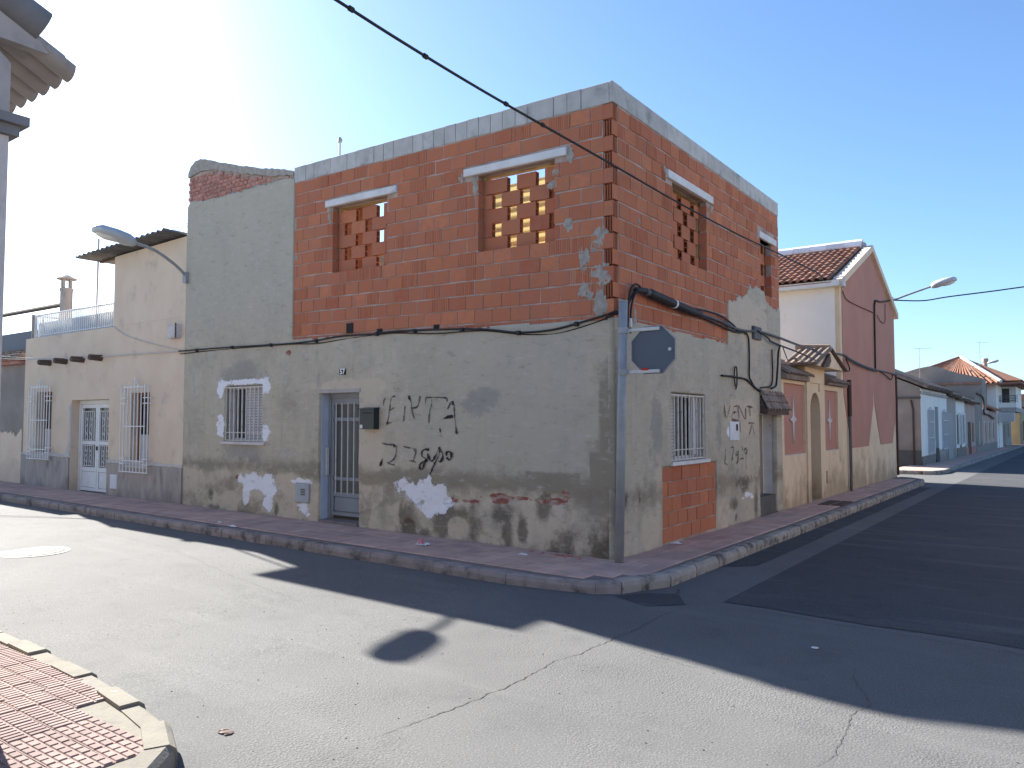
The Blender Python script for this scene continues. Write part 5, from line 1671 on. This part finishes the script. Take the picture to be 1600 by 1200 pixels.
MB().box(XF - 6.9, XF + .02, 24.24, 24.296, 2.42, 2.50).build('side_ledge', DARKDADO, f1)
for a, b, c, d in ((25.75, 27.25, .34, 2.15), (29.75, 31.35, .4, 2.12)):
    w = MB().prism(arch_poly(a, b, c, d), -0.045, -0.021).build('arched_window', SHUTTER, f1, FX())
    g = MB()
    for i in range(8):
        u = a + .08 + (b - a - .16) * i / 7
        g.box(u - .02, u + .02, -.075, -.05, c - .05, d - .12)
    for z in (c, c + .6, c + 1.2):
        g.box(a, b, -.08, -.05, z, z + .04)
    g.build('window_grille', LAMPG, w, FX(), False, 'stuff')
fac(f1, 'door', 27.75, 28.65, .05, 2.18, GREENGREY, -0.03)
fac(f1, 'door_base', 27.8, 28.6, -0.2, .5, BLACK, -0.045, -0.031)
rf = MB().prism([(XF + .22, 2.80), (XF - 3.6, 4.55), (XF - 3.6, 4.62), (XF + .24, 2.90)], 24.22, 31.5).build('roof', OLDTILE, f1)
def far_tiles(parent, y0, y1, zt, m, n=None, x1=XF, rise=1.6, depth=7.0):
    mb = MB()
    y = y0
    while y < y1 - .1:
        mb.tube([(x1 + .28, y + .12, zt + .02), (x1 - depth * .5, y + .12, zt + rise + .16)], .085, 6, False)
        y += .26
    mb.build('roof_tile', m, parent, None, False, 'stuff')
far_tiles(rf, 24.25, 31.5, 2.84, OLDTILE)
MB().tube([(-.74, 24.26, -.1), (-.74, 24.26, 2.0), (-.80, 24.26, 2.38)], .035, 6).build('down_pipe', RUST, f1)
fac(f1, 'cornice', 24.31, 31.47, 2.60, 2.70, STONEC, -.09)

f2 = thing('grey_row_house', 'low grey row house with a wide grey garage door', 'house', (XF, 31.5, gzf(31.5)))
side_prism(MB(), 31.5, 34.9, -0.5, 2.72).build('body', DADO, f2)
fac(f2, 'garage_door', 31.8, 33.5, -.2, 1.88, GREYDOOR, -.012)
g = MB()
for z in np.arange(-.1, 1.8, .3):
    g.box(31.82, 33.48, -.02, -.013, z, z + .25)
g.build('door_panel', GREYDOOR, f2, FX())
rf = MB().prism([(XF + .22, 2.68), (XF - 3.6, 4.43), (XF - 3.6, 4.50), (XF + .24, 2.78)], 31.52, 34.9).build('roof', OLDTILE, f2)
far_tiles(rf, 31.55, 34.9, 2.72, OLDTILE)

f3 = thing('pale_row_house', 'low pale row house with narrow grilles left of the dark wooden door', 'house', (XF, 34.9, gzf(35)))
side_prism(MB(), 34.92, 38.7, -0.5, 2.62).build('body', WHITEWALL, f3)
for a, b in ((35.2, 35.9), (36.3, 37.0), (37.6, 38.3)):
    w = fac(f3, 'window', a, b, .0 if a == 36.3 else .5, 1.9, DGLASS, -.012)
    g = MB()
    for i in range(5):
        u = a + .07 + (b - a - .14) * i / 4
        g.box(u - .02, u + .02, -.10, -.07, .45, 2.0)
    g.build('window_grille', WHITE, w, FX(), False, 'stuff')
fac(f3, 'dado', 34.94, 38.68, -.5, .3, GREYWALL, -.03)
rf = MB().prism([(XF + .22, 2.58), (XF - 3.6, 4.33), (XF - 3.6, 4.40), (XF + .24, 2.68)], 34.92, 38.7).build('roof', OLDTILE, f3)
far_tiles(rf, 34.95, 38.7, 2.62, OLDTILE)

f4 = thing('cream_row_house', 'low cream row house with dark wooden door and reddish dado', 'house', (XF, 38.7, gzf(38.7)))
side_prism(MB(), 38.72, 44.0, -0.6, 2.56).build('body', PALEPINK, f4)
fac(f4, 'door', 40.0, 41.4, -.3, 1.55, RUST, -.015)
fac(f4, 'dado', 38.74, 39.9, -.6, .2, OLDBRICK, -.03)
fac(f4, 'dado', 41.5, 43.9, -.6, .2, OLDBRICK, -.03)
fac(f4, 'window', 42.2, 43.3, .45, 1.5, DGLASS, -.012)
fac(f4, 'window_shutter', 42.2, 42.7, .45, 1.5, WOODO, -.02, -.013)
rf = MB().prism([(XF + .22, 2.52), (XF - 3.6, 4.27), (XF - 3.6, 4.34), (XF + .24, 2.62)], 38.72, 44.0).build('roof', OLDTILE, f4)
far_tiles(rf, 38.75, 44.0, 2.56, OLDTILE)

f5 = thing('pinkish_row_house', 'taller brownish row house with four windows and a curved gutter pipe', 'house', (XF, 44.1, gzf(44.1)))
side_prism(MB(), 44.1, 48.2, -0.6, 3.2, XF, 7, .7).build('body', GREYWALL, f5)
side_prism(MB(), 48.22, 50.2, -0.6, 2.35).build('body', PALEPINK, f5)
MB().box(-6, XF, 50.22, 53.2, -.9, 2.3).build('body', PALEPINK, f5)
side_prism(MB(), 53.25, 59.6, -0.7, 2.30).build('body', PALEPINK, f5)
for a in (46.2, 49.6, 52.4, 55.6):
    w = fac(f5, 'window', a, a + 1.4, -.1 if a in (49.6,) else .35, 1.5, DGLASS, -.012)
    fac(w, 'window_frame', a - .12, a, .2, 1.6, WHITEWALL, -.03, -.004)
fac(f5, 'dado', 44.2, 59.5, -.8, .1, DADO, -.025)
MB().tube(smooth_path([(XF + .1, 44.2, 3.2), (XF + .1, 47.5, 3.1), (XF + .1, 48.4, 2.7), (XF + .1, 48.5, 2.1), (XF + .1, 52, 2.0), (XF + .1, 56, 1.75)], 5), .05, 6).build('gutter_pipe', RUST, f5)
rf = MB().prism([(XF + .3, 2.30), (XF - 3.6, 4.0), (XF - 3.6, 4.08), (XF + .32, 2.40)], 53.25, 59.6).build('roof', ROOFT, f5)
far_tiles(rf, 53.3, 59.6, 2.34, ROOFT)

f6 = thing('balcony_house', 'white two storey house with balcony and orange hipped roof at the end of the row', 'house', (XF, 60, gzf(60)))
MB().box(-11, XF, 60.0, 76, -1.0, 4.62).build('body', WHITEWALL, f6)
MB().box(-11.02, XF - .6, 59.7, 59.99, -1, 4.60).build('side_wall', GREYWALL, f6)
MB().box(XF + .002, 0.62, 62.2, 74, 2.30, 2.62).build('balcony_floor', STONEC, f6)
MB().box(XF + .002, 0.45, 66, 74, 2.63, 4.6).build('bay', WHITEWALL, f6)
mb = MB()
mb.box(XF + .01, 0.62, 62.2, 62.3, 2.63, 3.0)
mb.box(.54, .62, 62.3, 66, 2.63, 3.0)
mb.build('balcony_parapet', WHITEWALL, f6)
mb = MB()
for z in (3.15, 3.35, 3.52):
    mb.tube([(XF + .02, 62.25, z), (.58, 62.25, z), (.58, 66, z)], .025, 5)
for x in (XF + .1, 0, .57):
    mb.tube([(x, 62.25, 3.0), (x, 62.25, 3.52)], .025, 5)
mb.build('balcony_rail', GREYCABLE, f6)
MB().box(XF + .003, 0.55, 60.6, 62.1, 1.55, 2.25).build('awning', TRIMW, f6)
for a, b in ((61, 63.8),):
    fac(f6, 'white_pillar', a, b, -1.2, 1.5, WHITEWALL, -.1)
fac(f6, 'ground_floor', 64, 75.9, -1.2, 2.2, GREENGREY, -.03)
fac(f6, 'window', 71, 73, .2, 1.35, DGLASS, -.045, -.031)
fac(f6, 'window', 66.2, 68.2, -.9, 1.3, DGLASS, -.045, -.031)
MB().box(XF + .45, XF + 1.0, 66.5, 66.52, 2.7, 4.2).build('balcony_door', DGLASS, f6, Matrix.Translation((-.5, -.53, 0)))
ap = Vector((-3.1, 63.5, 6.62))
ap2 = Vector((-3.4, 72, 6.62))
eav = [Vector((-11.6, 55.8, 2.9)), Vector((-0.15, 59.4, 4.42)), Vector((1.05, 61.4, 4.55)), Vector((1.05, 76.5, 4.55)), Vector((-11.6, 76.5, 4.55))]
mb = MB()
mb.add([eav[0], eav[1], ap], [(0, 1, 2)])
mb.add([eav[1], eav[2], ap], [(0, 1, 2)])
mb.add([eav[2], eav[3], ap2, ap], [(0, 1, 2, 3)])
mb.add([eav[3], eav[4], ap2], [(0, 1, 2)])
mb.add([eav[4], eav[0], ap, ap2], [(0, 1, 2, 3)])
mb.add([e - Vector((0, 0, .12)) for e in eav], [(0, 1, 2, 3, 4)])
for i in range(5):
    a, b = eav[i], eav[(i + 1) % 5]
    mb.quad(a, b, b - Vector((0, 0, .12)), a - Vector((0, 0, .12)))
hr = mb.build('hip_roof', ROOFO, f6)
mb = MB()
def ribs(a, b, c, d, n):
    for i in range(n):
        t = (i + .5) / n
        p, q = a.lerp(b, t), c.lerp(d, t)
        mb.tube([p + Vector((0, 0, .06)), q + Vector((0, 0, .06))], .09, 5, False)
ribs(eav[0], eav[1], ap, ap, 34)
ribs(eav[2], eav[3], ap, ap2, 40)
ribs(eav[1], eav[2], ap, ap, 9)
mb.build('roof_tile', ROOFO, hr, None, False, 'stuff')
MB().tube([eav[1] + Vector((0, 0, .1)), ap + Vector((0, 0, .12))], .13, 6).build('hip_ridge', RIDGE, hr)
MB().tube([eav[0] + Vector((0, 0, .1)), ap + Vector((0, 0, .12))], .10, 6).build('hip_ridge', ROOFO, hr)
MB().tube([ap + Vector((0, 0, .12)), ap2 + Vector((0, 0, .12))], .12, 6).build('ridge', RIDGE, hr)
ck = MB()
ck.lathe([(.18, 4.6), (.18, 6.9), (.26, 6.95), (.26, 7.25), (.12, 7.3)], -2.2, 74, 10)
ck.build('chimney', DADO, hr)

f7 = thing('grey_gable_building', 'windowless grey brown gable wall rising behind the low white row house', 'building', (-6, 52.5, gzf(52)))
gp = [(-13.0, -1), (-0.62, -1), (-0.62, 4.36), (-1.11, 4.51), (-1.82, 4.70), (-2.42, 4.91), (-3.1, 5.2), (-3.66, 5.24), (-4.3, 5.12), (-5.3, 4.82), (-13.0, 3.2)]
MB().prism([p if p[1] > 0 else (p[0], 2.32) for p in gp], 50.3, 53.2).build('gable_wall', GREYWALL, f7)
MB().box(-9, -0.75, 50.15, 50.298, 3.98, 4.10).build('ledge', ROOFT, f7)
f8 = thing('ochre_house', 'narrow ochre yellow house at the far end of the long street', 'house', (XF, 78, gzf(78)))
MB().box(-8, 0.1, 78, 90, -1.5, 2.9).build('body', YELLOW, f8)
MB().box(0.102, 0.115, 79, 81, -1.2, 1.4).build('door', OLDBRICK, f8)
MB().box(0.102, 0.115, 83, 86, -.3, 1.6).build('window', DGLASS, f8)
MB().box(-8.2, 0.35, 77.8, 90.2, 2.902, 3.05).build('roof', ROOFT, f8)
f9 = thing('distant_house', 'brown distant house closing the view at the right edge', 'house', (6, 132, gzf(132)))
MB().box(-6, 16, 126, 134, -2, 4.6).build('body', GREYWALL, f9)
MB().prism([(-6.5, 4.602), (16.5, 4.602), (5, 6.6)], 125.6, 134.4).build('roof', ROOFO, f9)
for x in (-3, 1, 5, 9):
    MB().box(x, x + 1.3, 125.96, 125.99, -.2, 1.6).build('window', DGLASS, f9)

street_lamp('small far street lamp above the balcony house in the long street', [(-.28, 60.3, 6.12), (-1.0, 60.3, 5.95)], (0, 1, 0),
            [(-.98, 60.3, 5.955), (-1.5, 60.3, 5.86), (-2.0, 60.3, 5.72), (-2.1, 60.3, 5.4)])
antenna((-3.42, 45, 3.9), 2.15, 'tall thin aerial over the low row houses', 3, (1, .2, 0), 1.0)
antenna((-1.5, 60.5, 5.0), 2.6, 'aerial rising behind the orange hipped roof', 4, (.6, .4, 0), .9)

# two out-of-frame houses added across the long street to block sky and bounce light
oh = thing('unseen_street_house', 'added unseen grey terraced house across the long street from the brick panel', 'house', (8.3, 8, gzf(8)))
FO = Matrix.Translation((8.3, 0, 0)) @ Matrix.Rotation(rad(-90), 4, 'Z')
wall_holes(MB(), -14.5, -0.5, -0.3, 4.2, [(-4, -3, -.2, 2.1), (-7, -6, .8, 2.2), (-10, -9, .8, 2.2), (-14, -13, -.2, 2.1)], 0, .3).build('front_wall', DADO, oh, FO)
MB().box(8.6, 15, .5, 14.4, -.3, 4.1).build('body', DADO, oh)
for a, c, d in ((-7, .8, 2.2), (-10, .8, 2.2)):
    MB().box(a, a + 1, .12, .15, c, d).build('window', DGLASS, oh, FO)
for a in (-4, -14):
    MB().box(a, a + 1, .12, .15, -.2, 2.1).build('door', WOODO, oh, FO)
MB().box(8.0, 15.2, .3, 14.7, 4.202, 4.4).build('roof', ROOFT, oh)
oh = thing('unseen_street_house', 'added unseen brown grey terraced house across the long street behind the viewer', 'house', (8.6, -16, 0))
FO = Matrix.Translation((8.6, 0, 0)) @ Matrix.Rotation(rad(-90), 4, 'Z')
wall_holes(MB(), 6.5, 30, -0.2, 4.6, [(9, 10, 0, 2.2), (12, 13, .9, 2.3), (16, 17, .9, 2.3)], 0, .3).build('front_wall', GREYWALL, oh, FO)
MB().box(8.9, 16, -30, -6.5, -.2, 4.5).build('body', GREYWALL, oh)
for a in (12, 16):
    MB().box(a, a + 1, .12, .15, .9, 2.3).build('window', DGLASS, oh, FO)
MB().box(9, 10, .12, .15, 0, 2.2).build('door', WOODO, oh, FO)
MB().box(8.3, 16.2, -30.2, -6.3, 4.602, 4.8).build('roof', ROOFT, oh)

# tree at the end of the street
tr = thing('street_tree', 'reddish brown tree at the end of the long street', 'tree', (1.1, 96, gzf(96)))
MB().tube([(1.1, 96, -1.5), (1.15, 96, .6), (1.0, 96.1, 2.0)], [.18, .14, .07], 7).build('trunk', WOOD, tr)
mb = MB()
rt = random.Random(3)
for i in range(1600):
    d = Vector((rt.gauss(0, 1), rt.gauss(0, 1), rt.gauss(0, 1))).normalized() * (rt.random() ** .4)
    c = Vector((1.1 + d.x * 1.3, 96 + d.y * 1.3, 2.1 + d.z * 1.7))
    a = Vector((rt.gauss(0, 1), rt.gauss(0, 1), rt.gauss(0, 1))).normalized() * .12
    b = Vector((rt.gauss(0, 1), rt.gauss(0, 1), rt.gauss(0, 1))).normalized() * .09
    mb.add([c - a, c + b, c + a, c - b], [(0, 1, 2, 3)])
mb.build('crown', LEAF, tr)

# ================================================================ cables
def cable(pts, r, m, label, k=6, n=6, cat='cable', name='cable', group=None):
    P = smooth_path(pts, k)
    mid = P[0]
    o = MB().tube(P, r, n).build(name, m, None, None, True, None, loc=tuple(mid))
    return tag(o, label, cat, group)
base = [(-15.9, 3.10), (-14.2, 2.98), (-12.6, 2.875), (-11.6, 2.85), (-9.9, 2.825), (-8.42, 2.80), (-7.16, 2.79), (-5.52, 2.757), (-4.85, 2.765), (-4.3, 2.793), (-3.7, 2.78), (-3.3, 2.787), (-2.54, 2.76), (-1.81, 2.715), (-1.24, 2.635), (-0.79, 2.632), (-0.45, 2.68), (-0.128, 2.737)]
cable([(u, -0.035 if u > -8.3 else (-.05 if u > -13.8 else -.05 - (-13.8 - u) * .4), z) for u, z in base[5:]] + [(0.03, -0.06, 2.765), (0.06, 0.10, 2.80), (0.06, 0.23, 2.90), (0.07, 0.33, 3.02), (0.08, 0.42, 3.055)], 0.013, BLACK, 'black cable sagging along the grey wall below the red bricks', 6, 6)
cable([(u, -0.02 - .012 * math.sin(u * 2), z - .03 + .02 * math.sin(u * 3.1)) for u, z in base[5:]] + [(0.03, -0.045, 2.74), (0.075, 0.07, 2.79)], 0.008, BLACK, 'thin second cable clipped under the black cable on the grey wall', 6, 5)
cable([(-15.9, -1.1, 3.12), (-14.6, -0.55, 2.99), (-13.6, -0.15, 2.92), (-12.6, -0.04, 2.875), (-11.6, -.03, 2.85), (-9.9, -.03, 2.825), (-8.42, -.03, 2.80)], 0.010, PALECABLE, 'pale cable running across the cream house front to the left')
cable([(-15.9, -1.0, 3.06), (-14.6, -0.5, 2.94), (-13.3, -0.06, 2.88)], 0.008, PALECABLE, 'shorter pale cable below the other one at the left of the cream house')
cable([(-10.77, -.02, 3.41), (-10.4, -.02, 3.24), (-9.89, -.02, 3.10), (-9.11, -.02, 2.94), (-8.39, -.02, 2.815)], 0.007, PALECABLE, 'thin cable slanting down the cream tower wall')
clips = MB()
for u in (-7.9, -6.9, -5.9, -4.85, -3.6, -2.9, -2.1, -1.24, -.45):
    z = float(np.interp(u, [b[0] for b in base], [b[1] for b in base]))
    clips.box(u - .02, u + .02, -.055, .0, z - .03, z + .02)
tag(clips.build('cable_clip', BLACK, None, None, False, 'stuff', loc=(-4, 0, 2.7)), 'small dark clips holding the black cable on the grey wall', 'clip')
# thick splice and the bundle on the right wall
sp = thing('cable_splice', 'thick black taped cable splice on the brick corner above the stop sign', 'cable splice', (0.08, 0.9, 3.05))
MB().tube(smooth_path([(.075, .36, 3.06), (.085, .56, 3.075), (.09, .84, 3.06), (.09, 1.37, 3.025), (.09, 1.95, 2.995), (.08, 2.25, 3.0)], 5), [.026] + [.033] * 7 + [.052] * 13 + [.042] * 3 + [.03] * 2, 10).build('sleeve', BLACK, sp, None, True)
MB().tube([(.09, 1.345, 3.027), (.09, 1.385, 3.024)], .057, 10).build('tape_band', PAPER, sp)
MB().tube([(.085, .60, 3.074), (.088, .72, 3.068)], .04, 10).build('joint_collar', GREYCABLE, sp)
def rc(pts, r, m, label, off=.05):
    return cable([(off + (p[2] if len(p) > 2 else 0), p[0], p[1]) for p in pts], r, m, label)
rc([(.18, 2.58), (.19, 2.80), (.22, 2.95), (.30, 3.09), (.42, 3.13), (.55, 3.09)], .013, BLACK, 'black cable looping up from the sign pole to the splice, outer loop', .07)
rc([(.21, 2.56), (.22, 2.78), (.27, 2.93), (.36, 3.03), (.48, 3.06)], .012, BLACK, 'black cable looping up from the sign pole to the splice, inner loop', .09)
rc([(.19, 2.62), (.19, 2.72)], .016, PAPER, 'white cable end sleeve hanging above the sign pole', .105)
rc([(2.1, 3.0), (2.6, 3.005), (3.07, 2.985), (3.58, 2.945), (3.99, 2.95), (4.42, 2.985), (4.62, 3.0), (5.5, 2.995), (7.29, 2.95), (9.0, 2.98), (10.2, 3.02), (10.6, 2.98), (11.8, 2.91), (13.47, 2.885), (16.4, 2.90)], .020, GREYCABLE, 'thick grey cable strung from the corner house to the pink house')
rc([(2.0, 3.05), (2.6, 3.08), (3.1, 3.06), (3.55, 2.98), (3.75, 2.90), (4.1, 2.95), (4.5, 3.0)], .012, BLACK, 'black cable waving above the thick one beside the junction box', .045)
rc([(1.95, 2.97), (2.5, 2.97), (3.0, 2.93), (3.6, 2.90), (3.95, 2.93), (4.12, 2.90), (4.18, 2.80), (4.19, 2.5), (4.18, 2.28), (4.28, 2.20), (4.45, 2.11), (4.70, 2.08)], .014, BLACK, 'black cable dropping down the right wall to the little door roof', .04)
rc([(3.05, 2.235), (3.4, 2.24), (3.7, 2.235), (4.0, 2.23), (4.2, 2.19), (4.44, 2.12), (4.7, 2.06)], .016, BLACK, 'short black cable coming out of the wall above the white meter cupboard', .035)
rc([(3.56, 2.10), (3.52, 2.25), (3.56, 2.38), (3.63, 2.36), (3.63, 2.15), (3.58, 2.06)], .010, BLACK, 'coiled loop of black cable on the right wall', .045)
rc([(4.5, 3.0), (5.0, 2.93), (5.23, 2.88), (6.47, 2.83), (7.5, 2.78), (8.64, 2.73), (9.6, 2.69), (10.35, 2.675), (10.6, 2.74), (10.3, 2.93), (10.5, 2.94), (11.6, 2.87), (13.5, 2.83)], .014, BLACK, 'slack black cable sagging over the gateway roof to the pink house', .07)
rc([(5.29, 2.77), (5.295, 2.60), (5.30, 2.31), (5.2, 2.17), (4.95, 2.14), (4.7, 2.12)], .012, BLACK, 'straight black cable down the wall end beside the door roof', .04)
rc([(5.6, 2.85), (5.50, 2.74), (5.45, 2.5), (5.38, 2.25), (5.33, 2.17), (5.1, 2.12)], .017, BLACK, 'thicker black cable bending down beside the door roof', .08)
rc([(5.75, 2.84), (5.9, 2.72), (6.05, 2.64), (6.4, 2.70), (6.6, 2.69)], .009, BLACK, 'thin black cable end drooping over the gateway roof', .08)
rc([(13.52, 2.86), (13.53, 3.5), (13.56, 4.40), (13.62, 4.56), (13.80, 4.66), (14.4, 4.70), (15.9, 4.93)], .022, BLACK, 'black cable climbing the pink gable to the lamp bracket', .04)
rc([(10.25, 4.42), (10.6, 4.28), (11.6, 4.27), (13.0, 4.30), (13.55, 4.31)], .010, RUST, 'thin brown cable drooping across the upper pink gable', .035)
rc([(13.9, 4.30), (14.4, 4.18), (14.9, 4.22), (14.95, 4.5), (15.0, 4.72)], .009, RUST, 'short brown cable with a knob hanging by the pink gable verge', .035)
rc([(14.0, 2.88), (14.8, 2.80), (15.5, 2.72), (15.8, 2.86), (16.3, 2.88)], .014, BLACK, 'black cable tangle at the right end of the pink wall', .05)
rc([(16.33, 2.90), (16.36, 2.2), (16.34, 1.7), (16.36, 0.1)], .03, RUST, 'dark pipe down the far corner of the pink house', .03)
cable([(0.10, 15.9, 4.93), (0.8, 15.95, 4.86), (1.4, 15.9, 4.90), (2.4, 15.9, 4.95), (3.6, 15.9, 5.02), (7.5, 15.9, 5.2), (9.0, 15.9, 5.3)], .018, BLACK, 'black cable leaving the pink house across the long street')
cable([(0.2, -9.5, 4.75), (0.16, -7.0, 4.52), (0.15, -4.6, 4.385), (.15, -4.0, 4.352), (.15, -3.47, 4.325), (.15, -2.68, 4.30), (.15, -1.78, 4.29), (.15, -.38, 4.285), (.15, 1.39, 4.27), (.15, 3.38, 4.29), (.14, 4.99, 4.345), (.12, 6.22, 4.39), (.0, 8.4, 4.52), (-.3, 10.0, 4.64)], .011, BLACK, 'long black overhead cable crossing the sky in front of the brick walls', 6, 6)
kn = MB()
for y, z in ((-3.17, 4.312), (-2.16, 4.294), (-1.6, 4.29), (-3.9, 4.348)):
    kn.tube([(.15, y - .02, z + .002), (.15, y + .02, z)], .019, 6)
kn.box(-.35, -.27, 9.96, 10.06, 4.60, 4.68)
tag(kn.build('cable_tie', BLACK, None, None, False, 'stuff', loc=(.15, -2.5, 4.3)), 'small ties knotted on the long overhead cable', 'cable tie')
up_ = tag(MB().tube([(0.2, -9.5, -0.1), (0.2, -9.5, 4.95)], [.09, .065], 10).build('utility_pole', WOOD, None, None, True, None, loc=(.2, -9.5, 0)), 'wooden pole behind the viewer that carries the overhead cable', 'pole')
cable([(-.45, 66, 3.6), (1.2, 66, 3.75), (4, 66, 4.0)], .02, PALECABLE, 'far pale cable leaving the balcony house')

# ================================================================ litter on the ground
def crumple(name, c, size, m, label, seed):
    r_ = random.Random(seed)
    mb = MB()
    n = 5
    vs = [(c[0] + (i / n - .5) * size[0] + r_.uniform(-.1, .1) * size[0], c[1] + (j / n - .5) * size[1] + r_.uniform(-.1, .1) * size[1], c[2] + r_.uniform(.002, size[2]) * (1 if 0 < i < n and 0 < j < n else .4)) for j in range(n + 1) for i in range(n + 1)]
    mb.add(vs, [(j * (n + 1) + i, j * (n + 1) + i + 1, (j + 1) * (n + 1) + i + 1, (j + 1) * (n + 1) + i) for j in range(n) for i in range(n)])
    return mb, tag
def litter(c, size, m, label, seed, cat='litter', name='paper_scrap'):
    z = gz(c[0], c[1]) + (.124 if c[2] else .004)
    mb, _ = crumple(name, (c[0], c[1], z), size, m, label, seed)
    return tag(mb.build(name, m, None, None, False, None, loc=(c[0], c[1], z)), label, cat)
litter((-2.26, -0.56, 1), (.17, .12, .05), PAPER, 'white crumpled wrapper on the pavement below the scribbled digits', 1)
litter((-2.27, -0.57, 1), (.09, .07, .085), PINKPAPER, 'pink scrap lying on the white wrapper on the pavement', 2)
litter((0.06, 1.40, 1), (.14, .08, .03), PAPER, 'white paper scrap on the pavement under the red brick panel', 3)
litter((-0.95, -0.35, 1), (.12, .05, .015), PAPER, 'flat pale scrap at the foot of the wall left of the sign pole', 4)
litter((-5.3, -1.05, 1), (.16, .05, .02), PAPER, 'thin white strip on the kerb in front of the barred window', 5)
litter((-5.75, -0.95, 1), (.06, .04, .03), PAPER, 'tiny white crumb on the kerb left of the white strip', 6)
litter((2.46, -1.62, 0), (.05, .035, .012), PAPER, 'small white scrap on the shaded road', 7)
litter((0.40, -4.92, 0), (.08, .05, .008), RUST, 'rust coloured leaf scrap on the sunlit road by the near kerb', 8, 'litter', 'dry_leaf')
litter((-0.28, -5.15, 1), (.05, .03, .012), PAPER, 'white crumb on the near kerb stones', 9)
rd = MB()
rr_ = random.Random(9)
for i in range(60):
    x, y = -.55 + rr_.gauss(0, .2), -.10 - abs(rr_.gauss(0, .05))
    s = rr_.uniform(.004, .014)
    z = gz(x, y) + .122
    rd.box(x - s, x + s, y - s, y + s, z, z + s)
tag(rd.build('fallen_debris', OLDBRICK, None, None, False, 'stuff', loc=(-.55, -.1, .12)), 'red crumbs of fallen brick along the wall foot', 'debris')
gr_ = MB()
for i in range(260):
    x, y = rr_.uniform(-4, 4), rr_.uniform(-5, -1.3)
    s = rr_.uniform(.0015, .004)
    gr_.box(x - s, x + s, y - s * .8, y + s * .8, gz(x, y), gz(x, y) + s)
gr_.build('road_grit', IRON, None, None, False, 'stuff')
